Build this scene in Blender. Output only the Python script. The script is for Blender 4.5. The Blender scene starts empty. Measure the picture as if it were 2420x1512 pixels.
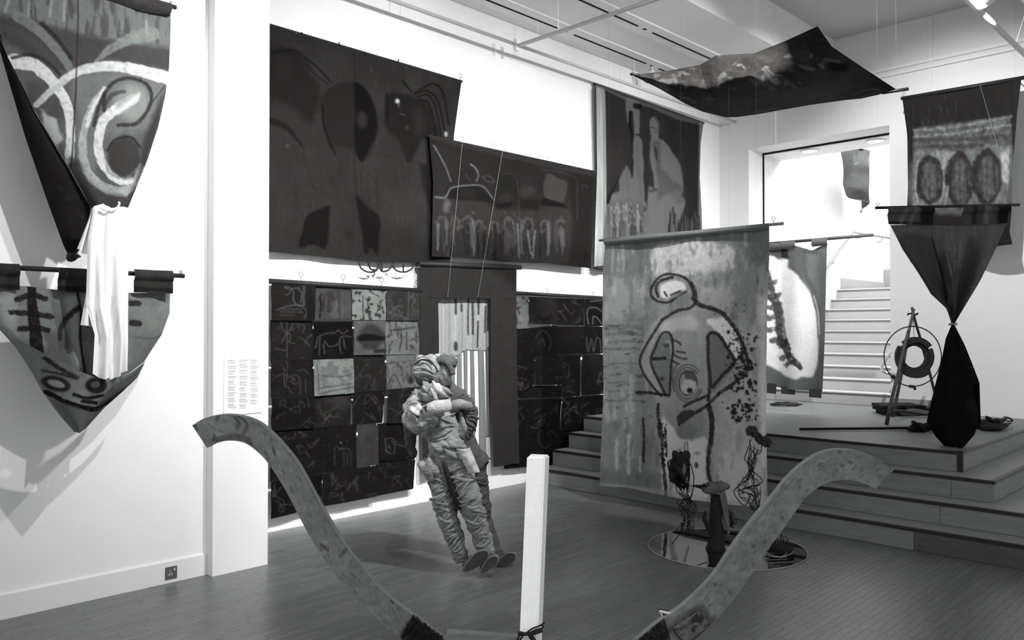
import bpy, bmesh, math, random
import numpy as np
from mathutils import Vector, Matrix
random.seed(7)
SC = bpy.context.scene
COL = SC.collection

# ------------------------------------------------------------------ camera, world, light, exposure
EYE = np.array([0.0, 0.0, 1.63]); FOC = 1930.0; IW, IH = 2420, 1512
YAW = math.radians(44.4); PITCH = math.atan(24 / FOC)
cam_d = bpy.data.cameras.new('camera'); cam = bpy.data.objects.new('camera', cam_d); COL.objects.link(cam)
cam.location = EYE; cam.rotation_euler = (math.pi / 2 + PITCH, 0, YAW)
cam_d.sensor_fit = 'HORIZONTAL'; cam_d.sensor_width = 36; cam_d.lens = 36 * FOC / IW
cam_d.clip_start = 0.05; SC.camera = cam
SC.view_settings.view_transform = 'Standard'; SC.view_settings.look = 'None'
SC.view_settings.exposure = 0.0; SC.view_settings.gamma = 1.0; SC.view_settings.use_curve_mapping = False
W = bpy.data.worlds.new('gallery_world'); SC.world = W; W.use_nodes = True
W.node_tree.nodes['Background'].inputs[0].default_value = (0.97, 1.0, 0.985, 1)
W.node_tree.nodes['Background'].inputs[1].default_value = 0.75

def spot(name, loc, target, watts, angle=70, blend=0.6, radius=0.05):
    d = bpy.data.lights.new(name, 'SPOT'); d.energy = watts; d.spot_size = math.radians(angle)
    d.spot_blend = blend; d.shadow_soft_size = radius
    o = bpy.data.objects.new(name, d); COL.objects.link(o); o.location = loc
    o.rotation_euler = (Vector(target) - Vector(loc)).to_track_quat('-Z', 'Y').to_euler(); return o
def area(name, loc, target, watts, sx, sy):
    d = bpy.data.lights.new(name, 'AREA'); d.energy = watts; d.shape = 'RECTANGLE'; d.size = sx; d.size_y = sy
    o = bpy.data.objects.new(name, d); COL.objects.link(o); o.location = loc
    o.rotation_euler = (Vector(target) - Vector(loc)).to_track_quat('-Z', 'Y').to_euler(); return o

for y, ty, w in ((3.3, 3.7, 900), (5.0, 5.3, 900), (6.8, 7.2, 800), (8.4, 8.9, 750)):      # track spots washing the long wall
    spot('track_spot', (-1.9, y, 4.5), (-6.0, ty, 2.5), w, 78, 0.7, 0.06)
spot('track_spot_front', (-0.3, -0.4, 4.6), (-1.75, 1.8, 0.9), 430, 38, 0.7, 0.05)           # lamp over the foreground sculpture
spot('track_spot_figure', (-1.2, 3.5, 4.6), (-4.1, 3.9, 0.8), 420, 34, 0.7, 0.04)          # its beam throws the pair's shadow to the left
spot('track_spot_near', (-2.45, 2.40, 4.36), (-5.3, 1.7, 1.7), 330, 75, 0.6, 0.025)           # throws the pouch shadow
spot('track_spot_back', (-2.5, 6.6, 4.95), (-2.9, 10.4, 2.7), 620, 70, 0.7, 0.04)          # lamp for the back wall
area('stair_void_light', (-4.2, 13.6, 6.3), (-5.6, 13.6, 3.2), 330, 2.0, 2.6)
for x, y in ((-4.07, 10.98), (-4.95, 10.95)):
    spot('stair_downlight', (x, y, 4.08), (x - 0.3, y + 0.7, 0.6), 14, 120, 0.8, 0.06)

# ------------------------------------------------------------------ helpers: measuring, meshes, materials, naming
fw = np.array([-math.sin(YAW) * math.cos(PITCH), math.cos(YAW) * math.cos(PITCH), math.sin(PITCH)])
rt = np.array([math.cos(YAW), math.sin(YAW), 0.0]); upv = np.cross(rt, fw)
def on(plane, x, y):
    """point of the room plane ('x'|'y'|'z', value) or of the vertical plane facing the room's diagonal ('d', distance)
    that was measured at x, y of the photograph; arrays allowed"""
    x = np.asarray(x, float); y = np.asarray(y, float)
    r = fw + ((x - IW / 2) / FOC)[..., None] * rt - ((y - IH / 2) / FOC)[..., None] * upv
    k, v = plane
    if k == 'd':
        n = np.array([fw[0], fw[1], 0.0]); n /= np.linalg.norm(n); t = v / (r @ n)
    else:
        i = 'xyz'.index(k); t = (v - EYE[i]) / r[..., i]
    return EYE + r * t[..., None]
def onv(plane, x, y): return Vector(on(plane, x, y))
def nrm_of(plane):
    k, v = plane
    if k == 'd':
        n = -np.array([fw[0], fw[1], 0.0]); return n / np.linalg.norm(n)
    n = np.zeros(3); i = 'xyz'.index(k); n[i] = 1.0 if EYE[i] > v else -1.0; return n

def lin(g): 
    g = max(0.0, g) / 255.0
    return g / 12.92 if g <= 0.04045 else ((g + 0.055) / 1.055) ** 2.4
def tint(a):
    """split-toned print: warm blacks, slightly green mid greys, neutral whites; a = linear reflectance array or float"""
    a = np.asarray(a, float); w = np.clip(1 - a / 0.06, 0, 1); g = np.clip(1 - np.abs(np.log10(np.maximum(a, 1e-4) / 0.16)) / 0.5, 0, 1)
    return np.stack([a * (1 + .08 * w - .045 * g), a * (1 - .025 * w + .03 * g), a * (1 - .09 * w - .03 * g)], -1)

MATS = {}
def mat(name, g, rough=0.7, noise=0.0, scale=8.0, stretch=(1, 1, 1), bump=0.0, bscale=60.0, metal=0.0, spec=0.3, rand=0.0, dark=None):
    """procedural material: tone g (photo grey 0-255) with noise mottling, optional stretched grain and bump"""
    if name in MATS: return MATS[name]
    m = bpy.data.materials.new(name); m.use_nodes = True; MATS[name] = m
    nt = m.node_tree; N = nt.nodes; L = nt.links; b = N['Principled BSDF']
    a = lin(g); c = tint(a)
    b.inputs['Roughness'].default_value = rough;  b.inputs['Metallic'].default_value = metal
    b.inputs['Specular IOR Level'].default_value = spec
    tc = N.new('ShaderNodeTexCoord'); mp = N.new('ShaderNodeMapping'); L.new(tc.outputs['Object'], mp.inputs[0])
    mp.inputs['Scale'].default_value = stretch
    nz = N.new('ShaderNodeTexNoise'); nz.inputs['Scale'].default_value = scale; nz.inputs['Detail'].default_value = 8
    nz.inputs['Roughness'].default_value = 0.65
    L.new(mp.outputs[0], nz.inputs['Vector'])
    cr = N.new('ShaderNodeMapRange'); cr.inputs['From Min'].default_value = 0.28; cr.inputs['From Max'].default_value = 0.72
    cr.inputs['To Min'].default_value = 1 - noise; cr.inputs['To Max'].default_value = 1 + noise
    L.new(nz.outputs['Fac'], cr.inputs['Value'])
    mul = N.new('ShaderNodeVectorMath'); mul.operation = 'SCALE'; mul.inputs[0].default_value = tuple(c)
    last = cr.outputs[0]
    if rand:
        oi = N.new('ShaderNodeObjectInfo'); rr = N.new('ShaderNodeMapRange'); rr.inputs['To Min'].default_value = 1 - rand; rr.inputs['To Max'].default_value = 1 + rand
        L.new(oi.outputs['Random'], rr.inputs['Value']); mm = N.new('ShaderNodeMath'); mm.operation = 'MULTIPLY'
        L.new(rr.outputs[0], mm.inputs[0]); L.new(last, mm.inputs[1]); last = mm.outputs[0]
    L.new(last, mul.inputs['Scale']); L.new(mul.outputs[0], b.inputs['Base Color'])
    if bump:
        n2 = N.new('ShaderNodeTexNoise'); n2.inputs['Scale'].default_value = bscale; n2.inputs['Detail'].default_value = 6
        L.new(mp.outputs[0], n2.inputs['Vector']); bp = N.new('ShaderNodeBump'); bp.inputs['Strength'].default_value = bump; bp.inputs['Distance'].default_value = 0.01
        L.new(n2.outputs['Fac'], bp.inputs['Height']); L.new(bp.outputs[0], b.inputs['Normal'])
    return m
def paint_mat(name, rough=0.85, noise=0.12, scale=40.0, bump=0.25, spec=0.03, stretch=(1, 1, 1)):
    """cloth / wood whose colour is the painted attribute 'paint' with woven noise on top"""
    if name in MATS: return MATS[name]
    m = mat(name, 128, rough, noise, scale, stretch, bump, 180.0, spec=spec)
    nt = m.node_tree; at = nt.nodes.new('ShaderNodeAttribute'); at.attribute_name = 'paint'
    for n in nt.nodes:
        if n.type == 'VECT_MATH': nt.links.new(at.outputs['Color'], n.inputs[0])
    return m
def emit_mat(name, strength):
    m = bpy.data.materials.new(name); m.use_nodes = True; b = m.node_tree.nodes['Principled BSDF']
    b.inputs['Emission Color'].default_value = (1, 1, 1, 1); b.inputs['Emission Strength'].default_value = strength; return m

def tag(o, label=None, cat=None, group=None, kind=None):
    for k, v in (('label', label), ('category', cat), ('group', group), ('kind', kind)):
        if v: o[k] = v
    return o
def link(o, parent=None):
    COL.objects.link(o)
    if parent is not None:
        o.parent = parent; l = parent
        if l.type == 'EMPTY': o.matrix_parent_inverse = Matrix.Translation(-l.location)
    return o
def thing(name, loc, label, cat, group=None):
    o = bpy.data.objects.new(name, None); COL.objects.link(o); o.location = loc; o.empty_display_size = 0.1
    return tag(o, label, cat, group)
class MB:
    """collects simple solids, linked as ONE mesh object by build()"""
    def __init__(s): s.bm = bmesh.new()
    def box(s, lo, hi, bevel=0.0):
        lo = [min(a, b) for a, b in zip(lo, hi)], [max(a, b) for a, b in zip(lo, hi)]; lo, hi = lo
        v = [s.bm.verts.new((x, y, z)) for x in (lo[0], hi[0]) for y in (lo[1], hi[1]) for z in (lo[2], hi[2])]
        fs = [s.bm.faces.new([v[i] for i in f]) for f in ((0, 1, 3, 2), (4, 6, 7, 5), (0, 4, 5, 1), (2, 3, 7, 6), (0, 2, 6, 4), (1, 5, 7, 3))]
        if bevel:
            bmesh.ops.bevel(s.bm, geom=list({e for f in fs for e in f.edges}), offset=bevel, segments=2, affect='EDGES', profile=0.5)
        return s
    def tube(s, pts, r, n=8, close=False, cap=True):
        pts = [Vector(p) for p in pts]; m = len(pts); rs = r if isinstance(r, (list, tuple)) else [r] * m; rings = []
        up = None
        for i, p in enumerate(pts):
            a = pts[i - 1] if (i or close) else p; b = pts[(i + 1) % m] if (i < m - 1 or close) else p
            t = (b - a); t = t.normalized() if t.length > 1e-9 else Vector((0, 0, 1))
            if up is None: up = t.orthogonal().normalized()
            up = (up - t * up.dot(t)); up = up.normalized() if up.length > 1e-6 else t.orthogonal().normalized()
            w = t.cross(up)
            rings.append([s.bm.verts.new(p + (up * math.cos(k * 2 * math.pi / n) + w * math.sin(k * 2 * math.pi / n)) * rs[i]) for k in range(n)])
        for i in range(m if close else m - 1):
            A = rings[i]; B = rings[(i + 1) % m]
            for k in range(n): s.bm.faces.new((A[k], A[(k + 1) % n], B[(k + 1) % n], B[k]))
        if cap and not close:
            s.bm.faces.new(rings[0][::-1]); s.bm.faces.new(rings[-1])
        return s
    def prism(s, pts, d):
        """flat polygon (3-D points) extruded by the vector d"""
        d = Vector(d); a = [s.bm.verts.new(Vector(p)) for p in pts]; b = [s.bm.verts.new(Vector(p) + d) for p in pts]; n = len(a)
        s.bm.faces.new(a[::-1]); s.bm.faces.new(b)
        for i in range(n): s.bm.faces.new((a[i], a[(i + 1) % n], b[(i + 1) % n], b[i]))
        return s
    def lump(s, c, r, seed=0, rough=0.25, sub=3):
        """irregular rounded mass of radii r"""
        res = bmesh.ops.create_icosphere(s.bm, subdivisions=sub, radius=1.0); rg = np.random.RandomState(seed); ph = rg.rand(6, 4) * 6.28; fr = rg.rand(6, 3) * 5 + 1
        for v in res['verts']:
            q = v.co.copy(); d = 1 + rough * sum(math.sin(fr[i, 0] * q.x + fr[i, 1] * q.y + fr[i, 2] * q.z + ph[i, 0]) for i in range(6)) / 3
            v.co = Vector((c[0] + q.x * r[0] * d, c[1] + q.y * r[1] * d, c[2] + q.z * r[2] * d))
        return s
    def build(s, name, m, parent=None, smooth=False):
        me = bpy.data.meshes.new(name); bmesh.ops.recalc_face_normals(s.bm, faces=s.bm.faces); s.bm.to_mesh(me); s.bm.free()
        if smooth: me.polygons.foreach_set('use_smooth', [True] * len(me.polygons))
        me.materials.append(m); o = bpy.data.objects.new(name, me); return link(o, parent)
def spline(pts, n):
    """Catmull-Rom through pts, n samples"""
    P = np.array(pts, float); P = np.vstack([2 * P[0] - P[1], P, 2 * P[-1] - P[-2]]); k = len(P) - 3
    t = np.linspace(0, k - 1e-9, n); i = t.astype(int); f = (t - i)[:, None]
    a, b, c, d = P[i], P[i + 1], P[i + 2], P[i + 3]
    return 0.5 * (2 * b + (c - a) * f + (2 * a - 5 * b + 4 * c - d) * f ** 2 + (3 * b - a - 3 * c + d) * f ** 3)
def resample(pts, n):
    P = np.array(pts, float); d = np.r_[0, np.cumsum(np.linalg.norm(np.diff(P, axis=0), axis=1))]
    if d[-1] < 1e-9: return np.repeat(P[:1], n, 0)
    u = np.linspace(0, d[-1], n); return np.stack([np.interp(u, d, P[:, k]) for k in range(P.shape[1])], -1)
def thread(name, a, b, r, m, parent=None):
    return MB().tube([a, b], r, 5).build(name, m, parent)
# ------------------------------------------------------------------ the setting
m_wall = mat('white_wall_paint', 232, 0.9, 0.02, 3.0, bump=0.05, bscale=200, spec=0.1)
m_wallg = mat('white_back_wall_paint', 228, 0.9, 0.02, 3.0, bump=0.05, bscale=200, spec=0.1)
m_ceil = mat('ceiling_paint', 236, 0.95, 0.02, 2.0, spec=0.05)
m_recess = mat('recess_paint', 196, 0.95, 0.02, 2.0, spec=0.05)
m_base = mat('skirting_paint', 226, 0.6, 0.02, 3.0, spec=0.3)
m_black = mat('black_gap', 12, 0.9)
def struct(name, lo, hi, m, bevel=0.0, parent=None):
    o = MB().box(lo, hi, bevel).build(name, m, parent)
    if parent is None: o['kind'] = 'structure'
    return o
XL, YB = -6.03, 10.4
struct('wall_left', (-6.3, 2.6, -0.1), (XL, YB + 0.4, 4.95), m_wall)
struct('wall_near_left', (-5.75, -3.0, -0.1), (-5.295, 2.483, 4.95), m_wall)
struct('wall_pier', (-5.9, 2.482, -0.002), (-5.2, 2.885, 4.95), m_wall, 0.006)
b = MB().box((-5.296, -3.0, 0.0), (-5.28, 2.48, 0.137)).box((-5.296, -3.0, 0.137), (-5.288, 2.48, 0.143)).build('baseboard_left', m_base); b['kind'] = 'structure'
# back wall round the stair opening
bw = MB().box((-6.3, YB, -0.1), (-5.575, YB + 0.4, 5.5)).box((-5.575, YB, 4.15), (-3.69, YB + 0.4, 5.5)).box((-3.69, YB, -0.1), (1.6, YB + 0.4, 5.5)).build('wall_back', m_wallg); bw['kind'] = 'structure'
struct('trim_1', (-3.24, YB - 0.012, 4.3), (-3.19, YB, 5.36), m_wallg, 0.003)           # slim conduit up the back wall
struct('trim_2', (-4.4, YB - 0.03, 4.82), (1.5, YB, 4.86), m_ceil)                        # picture rail, two lines
struct('trim_3', (-4.4, YB - 0.045, 4.745), (1.5, YB, 4.77), m_ceil)
struct('grey_strip_back', (-3.68, YB - 0.018, 0.652), (-3.1, YB, 0.80), mat('grey_strip_paint', 150, 0.7))  # grey strip along the foot of the back wall, left end only
# stairwell behind the opening
struct('wall_stair_left', (-5.9, YB + 0.4, -0.1), (-5.57, 19.0, 7.0), m_wall)
struct('wall_stair_far', (-5.9, 19.0, -0.1), (-1.0, 19.3, 7.0), m_wall)
struct('wall_stair_right', (-2.2, YB + 0.4, -0.1), (-2.0, 19.0, 7.0), m_wall)
struct('ceiling_stair', (-5.57, YB + 0.415, 4.12), (-2.2, 11.34, 4.3), m_ceil)
struct('ceiling_stair_void', (-5.9, 11.3, 6.6), (-2.0, 19.3, 6.8), m_ceil)
fr = MB().box((-5.575, YB + 0.4, 0.652), (-5.56, YB + 0.425, 4.13)).box((-5.575, YB + 0.395, 4.128), (-3.69, YB + 0.42, 4.145)).box((-3.70, YB + 0.4, 0.652), (-3.685, YB + 0.425, 4.13)).build('trim_4', m_black); fr['kind'] = 'structure'
for x, y in ((-4.07, 10.98), (-4.95, 10.95)):
    t = thing('recessed_downlight', (x, y, 4.12), 'round recessed downlight in stairwell soffit, ' + ('right one, by the right jamb' if x > -4.5 else 'left one, above the cowrie-shell banner'), 'light')
    pts = [(x + 0.115 * math.cos(a * math.pi / 12), y + 0.115 * math.sin(a * math.pi / 12), 4.113) for a in range(24)]
    MB().tube(pts, 0.014, 6, close=True).build('ring', m_base, t, True)
    MB().prism([(x + 0.1 * math.cos(a * math.pi / 12), y + 0.1 * math.sin(a * math.pi / 12), 4.108) for a in range(24)], (0, 0, 0.01)).build('lens', emit_mat('downlight_glow', 4.0), t)
# ceilings
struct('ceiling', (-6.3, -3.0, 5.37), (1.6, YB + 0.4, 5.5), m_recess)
def band(name, x0, x1):
    struct(name, (x0, -3.0, 4.88), (x1, YB, 5.38), m_ceil)
band('ceiling_band_left', XL - 0.1, -4.37)
band('ceiling_band_right', -2.02, 1.6)
for n, xs in (('trim_5', -5.74), ('trim_6', -5.09), ('trim_7', -2.2 + 0.32)):
    mb = MB().box((xs - 0.13, 0.0, 4.862), (xs + 0.13, YB, 4.884))
    o = mb.build(n, m_ceil); o['kind'] = 'structure'
    y = 0.35 if n == 'trim_5' else 0.9
    while y < YB - 0.9:
        MB().box((xs - 0.012, y, 4.858), (xs + 0.012, y + 1.35, 4.866)).build('slot', m_black, o)
        MB().box((xs - 0.012, y + 1.45, 4.858), (xs + 0.012, y + 1.5, 4.866)).build('slot', m_black, o)
        y += 1.62
# floor: strip parquet, every nearer strip an object, the far ones one part
m_slab = mat('dark_subfloor', 42, 0.9)
fl = struct('floor', (-6.3, -3.0, -0.12), (1.6, YB, -0.012), m_slab)
def plank_material(name, attr):
    m = mat(name, 96, 0.32, 0.34, 9.0, (9, 0.8, 1), 0.05, 40.0, spec=0.5, rand=0.0 if attr else 0.12)
    if attr:
        nt = m.node_tree; at = nt.nodes.new('ShaderNodeAttribute'); at.attribute_name = 'paint'
        for n in nt.nodes:
            if n.type == 'VECT_MATH': nt.links.new(at.outputs['Color'], n.inputs[0])
    return m
m_plank = plank_material('oak_strip', False); m_plank_far = plank_material('oak_strip_far', True)
PW = 0.046; lens_ = (0.24, 0.32, 0.40); pl_mesh = {}
for l in lens_:
    mb = MB().box((-PW / 2 + 0.0007, -l / 2 + 0.0007, -0.014), (PW / 2 - 0.0007, l / 2 - 0.0007, 0.0)); o = mb.build('plank', m_plank); pl_mesh[l] = o.data; bpy.data.objects.remove(o)
cand = []; rg = random.Random(3); x = -6.03 + PW / 2
while x < 1.0:
    y = -0.6 - rg.random() * 0.5
    yend = 6.415 if x < -1.14 else 10.38
    while y < yend:
        l = rg.choice(lens_); cand.append((x, y + l / 2, l, yend)); y += l
    x += PW
def seen(p, q=0.0):
    d = np.array(p) - EYE; z = d @ fw
    if z < 0.3: return None
    return IW / 2 + FOC * (d @ rt) / z, IH / 2 - FOC * (d @ upv) / z, z
vis = []; far = []
for c in cand:
    ye = c[3]; c = c[:3]
    if c[1] + c[2] / 2 > ye:
        if c[1] - c[2] / 2 > ye - .005: continue
        lo = c[1] - c[2] / 2; c = (c[0], (lo + ye) / 2, ye - lo)
    s = seen((c[0], c[1], 0)) 
    if s and -60 < s[0] < IW + 60 and s[1] < IH + 15 and not (c[0] < -5.2 and c[1] < 2.9): vis.append((s[2], c))
    else: far.append(c)
vis.sort(key=lambda a: a[0])
for d_, c in vis[:300]:
    if c[2] not in pl_mesh: far.append(c); continue
    o = bpy.data.objects.new('plank', pl_mesh[c[2]]); link(o, fl); o.location = (c[0], c[1], 0)
V = []; Fc = []; Cc = []
for c in [v[1] for v in vis[300:]] + far:
    k = len(V); hx = PW / 2 - 0.0007; hy = c[2] / 2 - 0.0007; a = lin(98) * (1 + rg.uniform(-.12, .12))
    for z in (-0.014, 0.0): V += [(c[0] - hx, c[1] - hy, z), (c[0] + hx, c[1] - hy, z), (c[0] + hx, c[1] + hy, z), (c[0] - hx, c[1] + hy, z)]
    Fc += [(k + 4, k + 5, k + 6, k + 7), (k, k + 1, k + 5, k + 4), (k + 1, k + 2, k + 6, k + 5), (k + 2, k + 3, k + 7, k + 6), (k + 3, k, k + 4, k + 7)]
    Cc += [a] * 8
me = bpy.data.meshes.new('far_planks'); me.from_pydata(V, [], Fc); at = me.attributes.new('paint', 'FLOAT_COLOR', 'POINT')
at.data.foreach_set('color', np.c_[tint(np.array(Cc)), np.ones(len(Cc))].ravel()); me.materials.append(m_plank_far)
fo = link(bpy.data.objects.new('far_planks', me), fl); fo['kind'] = 'stuff'

# steps up to the raised platform: risers, treads, dark nosing strips
R = 0.163
m_riser = mat('oak_riser', 130, 0.5, 0.16, 5.0, (1, 1, 9), 0.04, 30.0, spec=0.35, rand=0.08)
m_riserd = mat('dark_oak_riser', 84, 0.5, 0.2, 6.0, (1, 1, 9), 0.04, 30.0, spec=0.35)
m_tread = mat('oak_tread', 134, 0.45, 0.14, 7.0, (1, 8, 1), 0.04, 30.0, spec=0.4, rand=0.08)
m_nose = mat('dark_nosing_strip', 40, 0.6)
m_plat = mat('platform_vinyl', 114, 0.5, 0.06, 4.0, spec=0.4)
core = MB()
fronts = (6.42, 6.69, 6.96, 7.22); rights = (-1.13, -1.43, -1.725, -2.02)
for k in range(4):
    core.box((-5.93, fronts[k] + 0.02, k * R - 0.01), (rights[k] - 0.02, YB, (k + 1) * R - 0.022))
stp = core.build('floor_steps', m_riserd); stp['kind'] = 'structure'
joints = ((-5.93, -4.4, -2.12, rights[0]), (-5.93, -4.1, -2.02, rights[1]), (-5.93, -3.9, -2.02, rights[2]), (-5.93, -3.75, rights[3]))
for k in range(4):
    z0, z1 = k * R, (k + 1) * R; Y = fronts[k]; X1 = rights[k]
    for i, (a, b_) in enumerate(zip(joints[k][:-1], joints[k][1:])):
        MB().box((a + 0.0015, Y, z0 + 0.001), (b_ - 0.0015, Y + 0.022, z1 - 0.024)).build('riser', m_riserd if (k == 0 and i == 2) else m_riser, stp)
    MB().box((X1 - 0.022, Y + 0.0225, z0 + 0.001), (X1, YB, z1 - 0.024)).build('riser', m_riser, stp)      # return along the side
    MB().box((-5.93, Y - 0.006, z1 - 0.024), (X1 + 0.006, Y + 0.03, z1)).build('nosing', m_nose, stp)
    MB().box((X1 - 0.03, Y + 0.03, z1 - 0.024), (X1 + 0.006, YB, z1)).build('nosing', mat('oak_edge', 96, 0.5, 0.1, 6), stp)
    if k < 3:
        MB().box((-5.93, Y + 0.03, z1 - 0.024), (rights[k + 1], fronts[k + 1], z1 - 0.001)).build('tread', m_tread, stp)
        MB().box((rights[k + 1], Y + 0.03, z1 - 0.024), (X1 - 0.03, YB, z1 - 0.001)).build('tread', m_tread, stp)
MB().box((rights[3] - 0.03, fronts[3] - 0.008, 3 * R + 0.001), (rights[3] + 0.008, fronts[3] + 0.03, 4 * R)).build('corner_strip', m_nose, stp)
y = fronts[3] + 0.03; i = 0
while y < YB + 0.4 - 0.01:                                  # platform deck boards
    y2 = min(y + 0.8, YB + 0.4); y1 = min(y2, YB)
    MB().box((-5.93, y, 4 * R - 0.024), (rights[3] - 0.03, y1 - 0.001, 4 * R - 0.0005)).build('deck_panel', m_plat, stp)
    y = y2
    if y >= YB: break
MB().box((-5.575, YB - 0.0005, 0.5), (-3.69, YB + 0.42, 4 * R - 0.0005)).build('deck_panel', m_plat, stp)
# staircase up from the platform
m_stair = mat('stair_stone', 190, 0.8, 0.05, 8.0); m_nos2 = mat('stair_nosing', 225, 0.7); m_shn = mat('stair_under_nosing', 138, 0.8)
st = MB()
for k in range(10):
    st.box((-5.40, YB + 0.43 + 0.234 * k + 0.01, 0.5), (-2.2, 13.0 + (2.6 if k == 9 else 0), 0.652 + R * (k + 1) - 0.025))
sto = st.build('floor_staircase', m_stair); sto['kind'] = 'structure'
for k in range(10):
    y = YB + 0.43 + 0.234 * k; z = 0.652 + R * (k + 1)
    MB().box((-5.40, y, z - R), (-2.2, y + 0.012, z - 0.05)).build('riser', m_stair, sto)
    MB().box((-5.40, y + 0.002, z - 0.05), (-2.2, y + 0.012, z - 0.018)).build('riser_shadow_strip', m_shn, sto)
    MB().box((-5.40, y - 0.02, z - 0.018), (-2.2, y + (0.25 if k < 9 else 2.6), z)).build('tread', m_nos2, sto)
struct('trim_8', (-5.57, YB + 0.43, 0.652), (-5.40, 13.0, 0.66), m_stair)
sl = MB().prism([(-5.57, YB + 0.45, 0.652), (-5.57, 13.05, 0.652), (-5.57, 13.05, 2.49), (-5.57, 12.8, 2.45), (-5.57, YB + 0.45, 0.98)], (0.17, 0, 0)).build('trim_9', mat('string_paint', 205, 0.8)); sl['kind'] = 'structure'
struct('baseboard_landing', (-5.57, 13.05, 2.28), (-5.54, 15.37, 2.49), mat('landing_skirting', 165, 0.8))
struct('floor_upper_flight', (-5.56, 15.37, 2.28), (-2.2, 16.5, 2.73), mat('landing_riser', 150, 0.8))
# handrail zigzag on the stairwell wall
t = thing('handrail', (-5.5, 12.9, 2.7), 'pale metal zigzag handrail on the stairwell wall', 'handrail')
m_rail = mat('pale_metal', 170, 0.4, metal=0.3)
MB().tube([(-5.49, 12.3, 2.33), (-5.49, 13.78, 3.28), (-5.49, 15.5, 3.31), (-5.49, 16.1, 3.70)], 0.021, 8).build('rail', m_rail, t, True)
for y, z in ((13.0, 2.78), (14.1, 3.285), (15.1, 3.30)):
    MB().tube([(-5.57, y, z - 0.08), (-5.49, y, z - 0.08), (-5.49, y, z - 0.015)], 0.011, 6).build('bracket', m_rail, t)
# ------------------------------------------------------------------ painted cloth
_PERM = np.random.RandomState(11).rand(64, 64)
def vnoise(u, v, sx, sy, oct=3, seed=0):
    """value noise in -1..1 over arrays u, v with cell sizes sx, sy"""
    out = np.zeros_like(u); amp = 1.0; tot = 0.0
    for o in range(oct):
        x = u / sx * 2 ** o + 17.3 * seed + 5.1 * o; y = v / sy * 2 ** o + 9.7 * seed + 3.3 * o
        i = np.floor(x).astype(int); j = np.floor(y).astype(int); fx = x - i; fy = y - j
        fx = fx * fx * (3 - 2 * fx); fy = fy * fy * (3 - 2 * fy)
        g = lambda a, b: _PERM[a % 64, b % 64]
        n = (g(i, j) * (1 - fx) + g(i + 1, j) * fx) * (1 - fy) + (g(i, j + 1) * (1 - fx) + g(i + 1, j + 1) * fx) * fy
        out += (n * 2 - 1) * amp; tot += amp; amp *= 0.55
    return out / tot
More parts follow.
